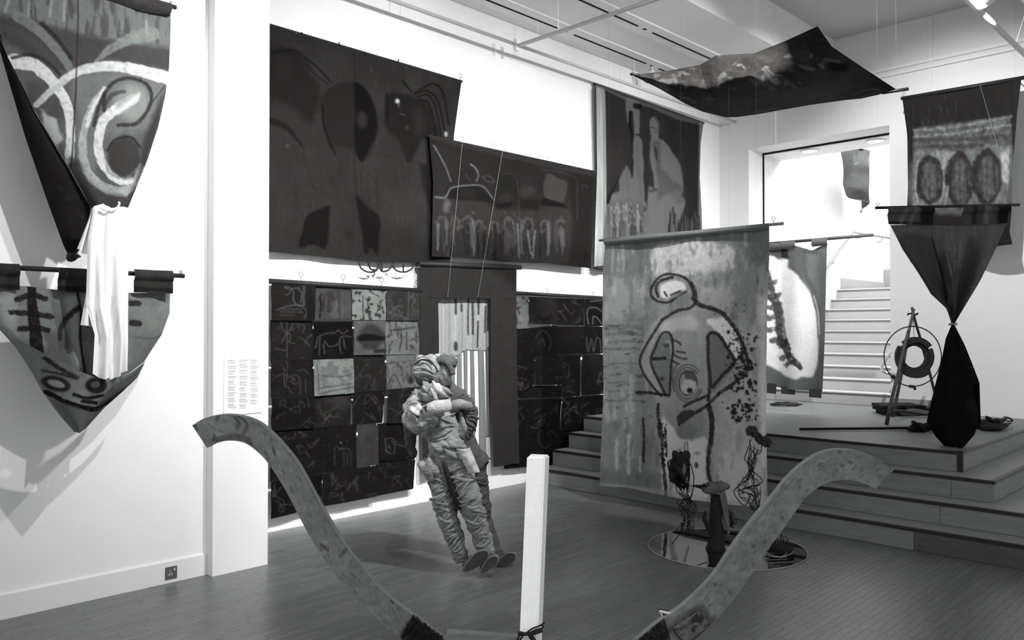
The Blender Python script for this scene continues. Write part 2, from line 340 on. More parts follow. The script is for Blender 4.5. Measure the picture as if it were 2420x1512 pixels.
class Cloth:
    """a cloth patch between four measured edges, hung on a plane; painted in tones, folded along the plane's normal"""
    def __init__(s, plane, top, right, bottom, left, step=2.6, base=60, k=1.0, curved=False):
        if curved: top, right, bottom, left = [spline(e, 40) if len(e) > 2 else e for e in (top, right, bottom, left)]
        L = lambda e: np.linalg.norm(np.diff(np.array(e, float), axis=0), axis=1).sum()
        s.n = n = max(8, int(max(L(top), L(bottom)) / step)); s.m = m = max(8, int(max(L(left), L(right)) / step))
        T = resample(top, n + 1)[None]; B = resample(bottom, n + 1)[None]; Lf = resample(left, m + 1)[:, None]; Rg = resample(right, m + 1)[:, None]
        u = np.linspace(0, 1, n + 1)[None, :, None]; v = np.linspace(0, 1, m + 1)[:, None, None]
        P = (1 - v) * T + v * B + (1 - u) * Lf + u * Rg - ((1 - u) * (1 - v) * T[:, :1] + u * (1 - v) * T[:, -1:] + (1 - u) * v * B[:, :1] + u * v * B[:, -1:])
        s.P = P.reshape(-1, 2); s.x = s.P[:, 0]; s.y = s.P[:, 1]; s.u = np.tile(np.linspace(0, 1, n + 1), m + 1); s.v = np.repeat(np.linspace(0, 1, m + 1), n + 1)
        s.g = np.full(len(s.P), float(base)); s.h = np.zeros(len(s.P)); s.plane = plane; s.k = k; s.sd = 1; s.W = None
    # --- paint
    def fill(s, poly, tone, a=1.0, soft=2.5, wob=0.0, sm=True):
        poly = np.array(poly, float)
        if sm and 6 <= len(poly) < 26:
            K = len(poly); poly = spline(np.vstack([poly[-2:], poly, poly[:2]]), (K + 3) * 4 + 1)[8:8 + K * 4]
        lo = poly.min(0) - soft - wob * 2; hi = poly.max(0) + soft + wob * 2
        I = np.where((s.x > lo[0]) & (s.x < hi[0]) & (s.y > lo[1]) & (s.y < hi[1]))[0]
        if not len(I): return s
        x = s.x[I]; y = s.y[I]
        if wob: s.sd += 1; x = x + wob * vnoise(x, y, 14, 14, 2, s.sd); y = y + wob * vnoise(x, y, 14, 14, 2, s.sd + 40)
        ins = np.zeros(len(I), bool); d2 = np.full(len(I), 1e9)
        for (ax, ay), (bx, by) in zip(poly, np.roll(poly, -1, 0)):
            c = ((ay > y) != (by > y))
            with np.errstate(divide='ignore', invalid='ignore'): c &= x < (bx - ax) * (y - ay) / (by - ay + 1e-12) + ax
            ins ^= c
            t = np.clip(((x - ax) * (bx - ax) + (y - ay) * (by - ay)) / ((bx - ax) ** 2 + (by - ay) ** 2 + 1e-9), 0, 1)
            d2 = np.minimum(d2, (x - ax - t * (bx - ax)) ** 2 + (y - ay - t * (by - ay)) ** 2)
        d = np.sqrt(d2) * np.where(ins, 1, -1); al = np.clip(0.5 + d / (2 * soft), 0, 1) * a
        s.g[I] = s.g[I] * (1 - al) + tone * al; return s
    def line(s, pts, w, tone, a=1.0, rough=0.3, sm=True, soft=1.2):
        """a brush stroke of width w (or a pair of end widths); rough breaks its edge like a dry brush"""
        P = spline(pts, max(12, 6 * len(pts))) if (sm and len(pts) > 2) else np.array(pts, float)
        w0, w1 = w if isinstance(w, tuple) else (w, w); mw = max(w0, w1)
        lo = P.min(0) - mw - 2; hi = P.max(0) + mw + 2
        I = np.where((s.x > lo[0]) & (s.x < hi[0]) & (s.y > lo[1]) & (s.y < hi[1]))[0]
        if not len(I): return s
        x = s.x[I]; y = s.y[I]; best = np.full(len(I), 1e9); K = len(P) - 1
        for i in range(K):
            ax, ay = P[i]; bx, by = P[i + 1]; ww = w0 + (w1 - w0) * i / max(1, K - 1)
            t = np.clip(((x - ax) * (bx - ax) + (y - ay) * (by - ay)) / ((bx - ax) ** 2 + (by - ay) ** 2 + 1e-9), 0, 1)
            best = np.minimum(best, np.hypot(x - ax - t * (bx - ax), y - ay - t * (by - ay)) - ww / 2)
        s.sd += 1
        if rough: best = best + rough * min(mw * 0.4, 3.6) * vnoise(x, y, max(3.5, mw * .4), max(3.5, mw * .4), 3, s.sd)
        al = np.clip(0.5 - best / (2 * soft), 0, 1) * a
        if rough and mw > 4: al = al * np.clip(1 - .6 * rough * np.clip(vnoise(x, y, 7, 7, 3, s.sd + 9) + .05, 0, 1), 0, 1)
        s.g[I] = s.g[I] * (1 - al) + tone * al; return s
    def lines(s, many, w, tone, a=1.0, rough=0.3):
        for p in many: s.line(p, w, tone, a, rough)
        return s
    def oval(s, c, r, tone, a=1.0, soft=3, rot=0.0, wob=0.0, n=28):
        t = np.linspace(0, 2 * math.pi, n, endpoint=False); X = r[0] * np.cos(t); Y = r[1] * np.sin(t); cr, sr = math.cos(rot), math.sin(rot)
        return s.fill(np.c_[c[0] + X * cr - Y * sr, c[1] + X * sr + Y * cr], tone, a, soft, wob)
    def mottle(s, amp, sx, sy, seed=1, oct=3, poly=None):
        f = 1 + amp * vnoise(s.x, s.y, sx, sy, oct, seed); s.g *= f if poly is None else np.where(s.inside(poly), f, 1); return s
    def inside(s, poly):
        poly = np.array(poly, float); ins = np.zeros(len(s.x), bool)
        for (ax, ay), (bx, by) in zip(poly, np.roll(poly, -1, 0)):
            if ay == by: continue
            ins ^= ((ay > s.y) != (by > s.y)) & (s.x < (bx - ax) * (s.y - ay) / (by - ay) + ax)
        return ins
    def blotch(s, poly, tone, thr, sx, sy, seed, a=1.0, soft=0.15):
        """irregular blotches of a tone inside poly where noise passes thr"""
        n = vnoise(s.x, s.y, sx, sy, 3, seed); al = np.clip((n - thr) / soft, 0, 1) * a
        if poly is not None: al = al * s.inside(poly)
        s.g = s.g * (1 - al) + tone * al; return s
    def spots(s, poly, n, r, tone, seed=1, a=1.0):
        rg = random.Random(seed); P = np.array(poly, float); lo = P.min(0); hi = P.max(0); c = 0
        for _ in range(n):
            x = rg.uniform(lo[0], hi[0]); y = rg.uniform(lo[1], hi[1]); q = rg.uniform(r[0], r[1]); s.oval((x, y), (q, q * rg.uniform(.8, 1.3)), tone, a, 1.2, n=9)
        return s
    # --- folds (metres along the plane's normal, towards the room)
    def fold(s, f): s.h = s.h + f(s.u, s.v); return s
    def ripple(s, amp, freq, ph=0.0, tilt=0.0, grow=True):
        s.h = s.h + amp * np.sin(2 * math.pi * (freq * s.u + tilt * s.v) + ph) * ((0.25 + 0.75 * s.v) if grow else 1); return s
    def crease(s, amp, sx, sy, seed=5): s.h = s.h + amp * vnoise(s.x, s.y, sx, sy, 3, seed); return s
    def world(s):
        if s.W is None: s.W = on(s.plane, s.x, s.y)
        return s.W + s.h[:, None] * nrm_of(s.plane)
    def build(s, name, m, parent=None, thick=0.0):
        V = s.world(); n = s.n; m_ = s.m; I = np.arange((n + 1) * m_).reshape(m_, n + 1)[:, :-1].ravel()
        Q = np.stack([I, I + n + 1, I + n + 2, I + 1], -1)
        me = bpy.data.meshes.new(name); me.vertices.add(len(V)); me.vertices.foreach_set('co', V.astype(np.float32).ravel())
        me.loops.add(Q.size); me.loops.foreach_set('vertex_index', Q.ravel().astype(np.int32)); me.polygons.add(len(Q)); me.polygons.foreach_set('loop_start', np.arange(0, Q.size, 4, dtype=np.int32))
        me.update(calc_edges=True); me.polygons.foreach_set('use_smooth', [True] * len(Q))
        gl = np.clip(s.g, 2, 255) / 255; a = np.where(gl <= .04045, gl / 12.92, ((gl + .055) / 1.055) ** 2.4) * s.k; a = np.minimum(a, 0.86)
        at = me.attributes.new('paint', 'FLOAT_COLOR', 'POINT'); at.data.foreach_set('color', np.c_[tint(a), np.ones(len(a))].astype(np.float32).ravel())
        me.materials.append(m); o = bpy.data.objects.new(name, me); link(o, parent)
        if thick:
            md = o.modifiers.new('thickness', 'SOLIDIFY'); md.thickness = thick; md.offset = 0
        return o
m_canvas = paint_mat('painted_canvas'); m_smooth = paint_mat('painted_smooth', 0.6, 0.05, 30, 0.1)
m_rod = mat('dark_hanging_rod', 34, 0.55, 0.1, 20); m_wire = mat('thin_steel', 90, 0.4, metal=0.5); m_nylon = mat('nylon_line', 150, 0.4); m_thread = mat('dark_thread', 70, 0.8, spec=0); m_chain = mat('grey_hook', 120, 0.5)
def rod(name, plane, a, b, r, m, parent, dz=0.0, off=0.0):
    n = Vector(nrm_of(plane)) * off
    return MB().tube([onv(plane, *a) + n, onv(plane, *b) + n], r, 10).build(name, m, parent, True)
def hook(plane, x, y, wall, parent):
    """short peg from the hanging to the wall behind it"""
    p = onv(plane, x, y); q = p.copy(); q['xyz'.index(wall[0])] = wall[1]
    return MB().tube([p, q], .006, 6).build('wall_peg', m_wire, parent)
WL = ('x', -6.035); WB = ('y', 10.405)
def eyelet(plane, x, y, parent, h=0.05, off=0.0):
    """small screw eye standing on a rod"""
    p = onv(plane, x, y) + Vector(nrm_of(plane)) * off; c = p + Vector((0, 0, h)); n = Vector(nrm_of(plane)); t = n.cross(Vector((0, 0, 1)))
    mb = MB().tube([p, p + Vector((0, 0, h * .6))], 0.0025, 5)
    mb.tube([c + (t * math.cos(q * math.pi / 5) + Vector((0, 0, math.sin(q * math.pi / 5)))) * h * .38 for q in range(10)], 0.0025, 5, close=True)
    return mb.build('screw_eye', m_wire, parent)
# ------------------------------------------------------------------ hangings
KL, KN, KM, KR, KS = 0.40, 0.8, 1.2, 1.15, .9        # reflectance per photographed tone: long wall, near wall, middle of the room, back, stairwell

# --- three dark heads, high on the long wall
PH = ('x', -5.955)
t = thing('painted_hanging', onv(PH, 860, 130), 'large dark brown canvas with three black heads, high on the long white wall', 'wall hanging')
c = Cloth(PH, [(630, 55), (648, 62), (860, 123), (1090, 191)], [(1090, 191), (1083, 240), (1072, 320), (1066, 460), (1062, 622)], [(630, 595), (760, 606), (850, 617), (905, 620), (1062, 622)], [(630, 55), (630, 595)], base=60, k=KL)
c.mottle(.16, 60, 90, 2).mottle(.08, 3, 26, 3)
c.fill([(640, 118), (700, 120), (722, 140), (735, 175), (757, 215), (740, 290), (700, 260), (660, 235), (638, 220)], 40, .8, 8, 4).oval((668, 160), (22, 34), 52, .7, 8)
c.line([(645, 125), (690, 118), (715, 130)], 6, 32, .9).line([(720, 135), (752, 160), (782, 195)], 4, 34, .9).line([(724, 150), (750, 180), (775, 200)], 3, 36, .8)
c.line([(640, 285), (675, 300), (700, 325), (716, 345)], (16, 5), 36, .8).line([(716, 345), (730, 400), (745, 450), (790, 470)], 2, 44, .7)
c.fill([(760, 240), (770, 215), (795, 199), (832, 195), (862, 208), (882, 240), (893, 290), (886, 330), (880, 358), (858, 382), (842, 362), (800, 345), (780, 350), (765, 300)], 44, .8, 4)
c.fill([(835, 196), (862, 208), (882, 240), (893, 290), (887, 330), (876, 345), (858, 382), (842, 362), (836, 320), (840, 260)], 26, .95, 3).oval((857, 283), (12, 20), 62, .8, 5).line([(762, 250), (764, 290), (775, 330), (792, 368)], (6, 3), 30)
c.fill([(912, 250), (920, 220), (950, 222), (985, 230), (1015, 250), (1035, 300), (1038, 325), (1000, 330), (972, 382), (960, 378), (942, 335), (912, 300)], 36, .85, 5, 3).oval((990, 290), (14, 34), 56, .6, 8)
c.fill([(912, 215), (922, 235), (920, 285), (910, 280)], 30, .8, 2).oval((939, 239), (5, 5.5), 235, 1, 2).oval((942, 249), (3, 5), 120, .7, 2).line([(946, 268), (955, 272)], 4, 85, .8).oval((962, 302), (5, 6), 70, .7)
for p in ([(950, 190), (972, 216)], [(978, 222), (1000, 208), (1025, 198), (1047, 222), (1060, 295)], [(985, 222), (1010, 215), (1035, 240), (1050, 310)], [(988, 228), (1012, 225), (1030, 255), (1042, 318)], [(990, 235), (1010, 240), (1022, 270), (1030, 322)]): c.line(p, 4, 30, .95)
c.oval((1053, 317), (3.5, 6), 220, .9, 1.5)
c.fill([(708, 583), (718, 535), (730, 508), (752, 496), (777, 488), (776, 540), (770, 588), (740, 578)], 30, .95, 3, 2).fill([(842, 462), (866, 486), (897, 512), (896, 560), (893, 605), (880, 585), (866, 600), (856, 540)], 30, .95, 3, 2)
c.fill([(993, 385), (1012, 390), (1022, 500), (1014, 480), (1000, 440)], 34, .8, 4).line([(838, 120), (838, 250), (840, 400), (845, 470)], 2, 40, .8, .1)
c.lines([[(700, 75), (705, 110), (712, 125)], [(740, 440), (770, 455), (800, 470)], [(780, 410), (786, 440), (800, 462)], [(860, 395), (880, 418), (893, 435)], [(843, 400), (846, 430), (840, 460)], [(890, 400), (893, 500)], [(908, 365), (950, 378), (985, 385)]], 1.8, 46, .8).oval((679, 346), (4, 5), 105, .6).lines([[(876, 160), (880, 170)], [(889, 190), (889, 202)], [(704, 108), (708, 116)]], 2.5, 100, .6)
c.oval((826, 555), (14, 12), 46, .6, 8).oval((866, 583), (5, 14), 36, .8, 3)
c.ripple(.012, 3.2, .4).crease(.01, 120, 160).build('canvas', m_canvas, t)
rod('hanging_rod', PH, (630, 55), (1094, 192), .011, m_rod, t, off=-.012)
eyelet(PH, 1088, 190, t, .05)
for x, y in ((700, 78), (1080, 188)): hook(PH, x, y, WL, t)
for x, y in ((712, 82), (800, 105), (940, 146)): MB().tube([onv(PH, x, y) + Vector((.01, 0, 0)), onv(PH, x, y - 5) + Vector((.01, 0, 0))], .006, 5).build('tie', m_rod, t)

# --- wide dark canvas overlapping it
PW_ = ('x', -5.905)
t = thing('painted_hanging', onv(PW_, 1210, 362), 'wide black canvas with pale row of smeared figures, overlapping the three-heads canvas', 'wall hanging')
c = Cloth(PW_, [(1014, 320), (1120, 343), (1250, 372), (1410, 406)], [(1410, 406), (1404, 500), (1397, 634)], [(1019, 606), (1110, 610), (1190, 619), (1290, 622), (1397, 634)], [(1014, 320), (1023, 430), (1020, 606)], base=46, k=KL)
c.mottle(.12, 50, 60, 4)
c.fill([(1022, 470), (1130, 472), (1165, 490), (1270, 495), (1345, 490), (1350, 622), (1022, 606)], 60, .8, 6, 4)
c.fill([(1014, 320), (1410, 406), (1408, 416), (1300, 396), (1180, 368), (1100, 350), (1016, 326)], 62, .8, 3)
c.fill([(1060, 442), (1125, 438), (1145, 452), (1170, 478), (1130, 474), (1060, 468)], 34, .9, 3).fill([(1090, 446), (1110, 442), (1128, 450), (1120, 468), (1090, 466)], 46, .7, 4)
c.fill([(1180, 415), (1215, 412), (1225, 440), (1225, 480), (1200, 492), (1172, 490), (1176, 450)], 38, .8, 5).oval((1195, 468), (18, 14), 52, .7, 6).fill([(1168, 484), (1212, 476), (1206, 490), (1176, 492)], 28, .9, 2)
c.fill([(1228, 470), (1280, 472), (1270, 498), (1232, 492)], 34, .8, 4).oval((1247, 452), (18, 12), 62, .8, 5)
c.fill([(1291, 412), (1320, 422), (1340, 433), (1333, 470), (1326, 480), (1286, 464)], 76, .9, 2, 1).fill([(1284, 467), (1330, 480), (1342, 492), (1280, 484)], 26, .9, 2)
c.fill([(1345, 410), (1402, 420), (1392, 625), (1345, 622), (1352, 520)], 38, .8, 5)
c.lines([[(1025, 344), (1040, 370), (1055, 400), (1065, 428)], [(1113, 388), (1124, 397), (1131, 414), (1126, 428)]], (4, 2.5), 130, .9).lines([[(1028, 466), (1052, 466), (1064, 446), (1085, 440), (1125, 437), (1145, 443), (1158, 460), (1166, 472)]], (4, 2), 140, .85)
c.line([(1140, 418), (1150, 415), (1162, 420), (1167, 430), (1150, 428), (1140, 418)], 2, 90, .8).line([(1190, 410), (1213, 412), (1222, 430), (1226, 470), (1228, 520)], 2, 78, .6).lines([[(1364, 425), (1364, 520)], [(1280, 400), (1330, 408), (1364, 422)], [(1102, 410), (1104, 420), (1112, 425)], [(1176, 371), (1200, 372), (1215, 376)], [(1375, 440), (1382, 437), (1388, 442)]], 1.8, 85, .7)
rg = random.Random(5)
c.oval((1055, 487), (8, 16), 128, .7, 5, .15, 3)
for x, y0 in ((1042, 512), (1072, 514), (1105, 512), (1130, 522), (1165, 525), (1198, 515), (1245, 515), (1285, 522), (1322, 520)):
    c.line([(x - 9, y0 + 25), (x - 5, y0 + 5), (x + 4, y0), (x + 13, y0 + 8), (x + 14, y0 + 25)], 7, 105, .55, .9)
    for q in range(7):
        xx = x + rg.uniform(-14, 16); c.line([(xx, y0 + rg.uniform(0, 22)), (xx + rg.uniform(-4, 6), y0 + rg.uniform(35, 55)), (xx + rg.uniform(-3, 5), y0 + rg.uniform(60, 92))], rg.uniform(2, 5), rg.choice((82, 100, 120, 34, 36)), .6, .9)
c.lines([[(1036, 530), (1034, 590)], [(1223, 530), (1228, 610)], [(1248, 545), (1256, 600)], [(1265, 545), (1260, 608)]], (5, 3), 138, .75, .8).fill([(1195, 540), (1215, 555), (1218, 575), (1195, 600), (1190, 570)], 92, .6, 4, 4).fill([(1320, 545), (1332, 540), (1336, 580), (1328, 590)], 110, .7, 3, 3)
c.blotch([(1022, 500), (1345, 500), (1345, 560), (1022, 550)], 105, .35, 9, 12, 9, .5)
c.ripple(.006, 2.4, 1.3).crease(.008, 90, 120, 8).build('canvas', m_canvas, t)
rod('hanging_rod', PW_, (1014, 320), (1410, 406), .01, m_rod, t, off=-.011)
for x, y in ((1093, 333), (1166, 348), (1294, 379), (1356, 392)): eyelet(PW_, x, y, t, .03); hook(PW_, x, y + 4, WL, t)
nl = thing('nylon_line', onv(('x', -5.6), 1090, 335), 'left of two fine nylon lines falling past the wide black canvas', 'line', None)
thread('line', on(('x', -5.875), 1093, 333), on(('x', -5.90), 1058, 702), .0012, m_nylon, nl)
nl = thing('nylon_line', onv(('x', -5.6), 1188, 355), 'right of two fine nylon lines falling past the wide black canvas', 'line', None)
thread('line', on(('x', -5.875), 1188, 355), on(('x', -5.90), 1129, 704), .0012, m_nylon, nl)

# --- bent wire loops under the heads canvas
wl = thing('wire_loops', onv(('x', -5.93), 915, 620), 'three thin black wire loops below the three-heads canvas', 'wire sculpture')
PL = ('x', -5.935)
for a in ([(848, 617), (852, 632), (864, 641), (877, 643), (888, 640), (896, 630), (900, 620)], [(870, 618), (874, 633), (884, 640)], [(884, 640), (893, 632), (893, 619)], [(896, 630), (903, 641), (918, 638), (930, 622)], [(902, 620), (903, 641)], [(926, 622), (933, 636), (945, 642), (960, 642), (973, 635), (980, 623)], [(953, 623), (953, 642)]):
    MB().tube([onv(PL, *p) for p in spline(a, 14)], .0075, 6).build('wire_loop', m_rod, wl, True)

# --- dark door-shaped hanging with a curtain of pale strips
PD = ('x', -5.93)
t = thing('door_hanging', onv(PD, 1110, 630), 'plain dark doorway-shaped hanging with pale torn strips in its opening', 'wall hanging')
rod('hanging_rod', PD, (990, 623), (1230, 632), .026, m_rod, t)
for x, y in ((1000, 624), (1220, 632)): hook(PD, x, y, WL, t)
def dark(a, b, cc, d, name):
    q = Cloth(PD, a, b, cc, d, base=70, k=KL, step=3.2); q.mottle(.05, 40, 4, 3).mottle(.05, 4, 60, 5).crease(.008, 60, 90, 4); return q.ripple(.006, 1.2).build(name, m_canvas, t)
dark([(994, 628), (1220, 636)], [(1220, 636), (1219, 706)], [(994, 702), (1219, 706)], [(994, 628), (994, 702)], 'top_band')
dark([(994, 702), (1036, 702)], [(1036, 702), (1037, 860), (1034, 1116)], [(1000, 1122), (1034, 1116)], [(994, 702), (995, 860), (1000, 1122)], 'side_panel')
dark([(1159, 704), (1219, 706)], [(1219, 706), (1222, 900), (1227, 1094)], [(1166, 1103), (1190, 1100), (1227, 1094)], [(1159, 704), (1160, 900), (1166, 1103)], 'side_panel')
PS_ = ('x', -6.012)
c = Cloth(PS_, [(1035, 700), (1160, 703)], [(1160, 703), (1157, 800), (1157, 828)], [(1036, 838), (1070, 845), (1100, 826), (1157, 828)], [(1035, 700), (1036, 838)], base=190, k=KL * 1.5, step=2.2)
c.mottle(.05, 5, 80, 6); rgs = random.Random(2)
for x in (1047, 1062, 1077, 1091, 1105, 1117, 1130, 1146, 1153): c.line([(x, 704), (x + rgs.uniform(-2, 2), 760), (x + rgs.uniform(-2, 2), 835)], rgs.uniform(1.5, 3), rgs.choice((236, 150)), .8, .3)
c.lines([[(1077, 706), (1077, 742)], [(1091, 720), (1091, 735)], [(1107, 704), (1106, 750), (1107, 790)], [(1131, 704), (1131, 742)], [(1130, 760), (1129, 820)], [(1117, 715), (1117, 790)], [(1147, 725), (1146, 785)], [(1154, 720), (1153, 780)], [(1154, 822), (1155, 832)]], 4, 48, .9, .5).oval((1077, 818), (4, 12), 60, .9, 2)
c.ripple(.006, 6, .3).build('strip_heading', m_canvas, t)
for i, (x0, x1, y0, x2, x3, y1) in enumerate(((1037, 1056, 836, 1038, 1050, 1118), (1063, 1075, 840, 1064, 1074, 1108), (1081, 1091, 836, 1083, 1092, 1112), (1097, 1105, 826, 1100, 1107, 1105), (1112, 1120, 826, 1115, 1122, 1118), (1131, 1143, 826, 1134, 1151, 1126), (1148, 1157, 826, 1150, 1158, 1030))):
    q = Cloth(('x', -6.016 + .006 * (i % 2)), [(x0, y0 - 3), (x1, y0 - 3)], [(x1, y0 - 3), ((x1 + x3) / 2 + rgs.uniform(-2, 3), (y0 + y1) / 2), (x3, y1)], [(x2, y1), (x3, y1 - 2)], [(x0, y0 - 3), ((x0 + x2) / 2 + rgs.uniform(-2, 2), (y0 + y1) / 2), (x2, y1)], base=rgs.choice((160, 176, 168)), k=KL * 1.25, step=3)
    q.mottle(.06, 4, 60, i).ripple(.005, .6, i).build('fabric_strip', m_canvas, t)

# --- patchwork hangings: every patch its own piece
PP = ('x', -5.945)
t = thing('patchwork_hanging', onv(PP, 815, 668), 'patchwork of black and pale scratched squares under the three-heads canvas, left of the doorway-shaped hanging', 'wall hanging')
MB().tube([onv(PP, 632, 664), onv(PP, 995, 687)], .022, 10).build('hanging_bar', m_rod, t, True)
for x, y in ((711, 664), (811, 670), (902, 676), (986, 681)): eyelet(PP, x, y, t, .055); hook(PP, x, y, WL, t)
pi = 0
def patch(q, g, paint=None, off=0.0, mot=.12):
    global pi; pi += 1
    a, b_, cc, d = q; c = Cloth(('x', PP[1] + off), [a, b_], [b_, cc], [d, cc], [a, d], base=g, k=KL, step=2.0)
    c.mottle(mot, 18, 22, pi + 2).mottle(mot * .5, 4, 4, pi)
    if paint: paint(c)
    r_ = random.Random(pi)
    for _ in range(7): c.oval((r_.uniform(a[0] + 4, b_[0] - 4), r_.uniform(a[1], d[1])), (1.3, 1.3), 120, .6, 1, n=6)
    c.crease(.012, 40, 40, pi + 30); c.h += .012 * math.sin(pi * 2.1)
    return c.build('patch', m_canvas, t)
S = 108
def goose(c):
    c.lines([[(652, 733), (680, 723), (707, 722), (722, 735), (718, 752)], [(672, 677), (685, 680), (693, 690), (692, 705), (697, 718), (712, 722)], [(672, 680), (684, 684), (684, 692), (673, 698)], [(690, 682), (708, 680)], [(714, 676), (716, 722)], [(718, 676), (719, 722)], [(704, 684), (712, 695), (709, 715)]], 2.2, S + 14, .8).fill([(721, 700), (742, 700), (742, 755), (724, 755)], 32, .7, 5)
    for k in range(16): c.line([(662 + (k % 6) * 9, 729 + (k // 6) * 7), (668 + (k % 6) * 9, 732 + (k // 6) * 7)], 1.8, S, .8, 0, False)
patch([(640, 668), (744, 675), (743, 758), (640, 757)], 44, goose)
def robe(c):
    c.fill([(765, 700), (775, 688), (790, 690), (800, 706), (804, 740), (760, 740)], 66, .8, 3).line([(762, 695), (757, 703), (760, 720), (757, 750)], 4, 36).lines([[(760, 738), (785, 740), (798, 715), (790, 690)], [(772, 700), (770, 735)], [(795, 712), (801, 722)]], 2, 120, .8).fill([(785, 715), (803, 712), (805, 752), (785, 752)], 125, .6, 6, 4).line([(803, 680), (803, 756)], 2, 60).lines([[(812, 690), (813, 755)], [(820, 684), (821, 750)], [(827, 690), (828, 752)]], 2, 115, .6, .8)
patch([(743, 676), (833, 681), (832, 754), (743, 756)], 90, robe)
def speck(c): c.blotch(None, 60, .18, 8, 9, 3, .85, .1).lines([[(857, 700), (858, 750)], [(868, 705), (870, 748)], [(875, 690), (895, 700)]], 3, 60, .7, .8)
patch([(832, 681), (913, 686), (911, 756), (832, 756)], 168, speck)
def scrib(c): c.fill([(925, 690), (955, 690), (958, 715), (930, 720)], 62, .6, 5).blotch(None, 110, .25, 7, 9, 6, .5).lines([[(915, 735), (940, 745), (965, 755)], [(964, 690), (963, 750)], [(978, 692), (971, 702), (980, 710), (972, 722), (980, 735)], [(918, 742), (935, 725), (950, 722)]], 2, 130, .7)
patch([(912, 685), (990, 690), (990, 757), (912, 757)], 74, scrib)
def plant(c): c.lines([[(680, 758), (680, 845)], [(664, 760), (670, 775), (680, 788), (690, 775), (696, 760)], [(680, 790), (687, 789), (688, 802), (684, 808), (699, 811)], [(678, 790), (672, 800), (666, 811)], [(718, 766), (722, 775), (718, 785)], [(710, 796), (722, 805), (732, 815)], [(652, 824), (676, 828)], [(740, 790), (728, 800), (724, 812)]], 2, S, .8).oval((662, 773), (6, 4), 80, .6).oval((693, 777), (4, 6), 80, .6).fill([(696, 760), (715, 760), (712, 778), (702, 768)], 72, .7, 3)
patch([(640, 757), (741, 756), (740, 850), (640, 852)], 42, plant)
def ox(c): c.lines([[(759, 792), (775, 787), (790, 787), (800, 780), (810, 788), (822, 780)], [(757, 792), (755, 838)], [(752, 795), (746, 822)], [(768, 806), (778, 818), (790, 817), (800, 812)], [(765, 812), (768, 835)], [(805, 835), (803, 812), (806, 797), (818, 794), (830, 796)], [(812, 800), (815, 822)]], 2.2, S + 8, .85)
patch([(741, 760), (832, 759), (834, 846), (740, 849)], 28, ox)
def lips(c): c.fill([(842, 800), (860, 770), (885, 768), (907, 788), (909, 806), (870, 802)], 70, .85, 5).fill([(842, 796), (865, 788), (905, 796), (908, 804), (880, 806), (845, 806)], 30, .95, 3).fill([(848, 808), (900, 808), (888, 826), (860, 826)], 66, .85, 4).line([(885, 830), (908, 828)], 8, 40, .8)
patch([(834, 758), (910, 757), (908, 838), (835, 839)], 112, lips)
def mk(seed, dk): return lambda c: c.blotch(None, dk, .2, 7, 12, seed, .7, .12).lines([[(949, 775), (951, 800), (947, 828)], [(930, 780), (950, 778), (982, 773)], [(963, 785), (963, 825)], [(970, 805), (980, 800)]], 4, dk - 10, .7, .8)
patch([(913, 757), (990, 756), (992, 837), (913, 838)], 150, mk(4, 80))
def fig(c): c.lines([[(674, 852), (680, 862), (676, 874), (668, 870)], [(671, 875), (672, 912)], [(678, 878), (676, 915)], [(652, 890), (670, 884), (685, 892)], [(686, 890), (700, 886), (708, 898), (698, 908), (684, 900)], [(680, 912), (690, 930)], [(710, 900), (710, 932)], [(722, 896), (724, 928)], [(705, 876), (715, 872)], [(718, 872), (728, 882)]], 2, S - 8, .8).oval((693, 896), (5, 5), 86, .7)
patch([(640, 852), (739, 850), (742, 936), (640, 940)], 40, fig)
def pale(c): c.blotch(None, 112, .1, 14, 12, 8, .5, .2).lines([[(748, 860), (752, 920)], [(750, 918), (790, 912), (830, 906)], [(752, 930), (800, 920), (832, 914)], [(760, 888), (800, 890), (828, 884)]], 3, 92, .7, .6)
patch([(739, 850), (834, 847), (835, 928), (742, 936)], 162, pale, .006)
def sk(seed, box, n=9, tone=None):
    def f(c):
        r_ = random.Random(seed); x0, y0, x1, y1 = box
        for _ in range(n):
            x, y = r_.uniform(x0, x1), r_.uniform(y0, y1); c.line([(x, y)] + [(x + r_.uniform(-16, 16), y + r_.uniform(-18, 18)) for _ in range(3)], 1.9, tone or S - 12, .75)
    return f
patch([(836, 839), (912, 838), (912, 921), (837, 928)], 52, sk(3, (842, 850, 905, 915), 7, 84))
def tri(c): c.blotch(None, 82, .22, 8, 10, 12, .6, .15).lines([[(914, 918), (930, 885), (948, 915)], [(916, 860), (935, 856), (952, 880)], [(985, 845), (972, 870), (972, 905)]], 3, 84, .8, .5).oval((970, 898), (6, 9), 50, .8)
patch([(913, 840), (992, 838), (993, 914), (913, 920)], 142, tri)
patch([(640, 940), (742, 937), (743, 1011), (640, 1018)], 34, sk(4, (655, 950, 735, 1010), 7, 88))
def cloud(c): c.fill([(768, 936), (820, 934), (828, 960), (800, 966), (775, 950)], 86, .7, 8, 8); sk(9, (750, 965, 825, 1000), 5)(c)
patch([(743, 936), (831, 930), (830, 1005), (743, 1011)], 46, cloud)
patch([(834, 928), (911, 921), (904, 999), (834, 1004)], 38, sk(5, (840, 935, 900, 990), 6))
patch([(914, 920), (990, 914), (990, 1000), (914, 1000)], 46, sk(6, (918, 925, 985, 985), 9, 78))
patch([(640, 1018), (775, 1006), (775, 1116), (640, 1138)], 34, sk(7, (660, 1025, 770, 1110), 9))
def jug(c): c.lines([[(790, 1060), (792, 1100)], [(800, 1062), (826, 1062), (828, 1100)], [(812, 1065), (812, 1105)], [(790, 1062), (795, 1053), (803, 1060), (818, 1058)], [(820, 1072), (820, 1100)]], 2, 84, .8).oval((805, 1046), (3, 3), 110, .8, 1)
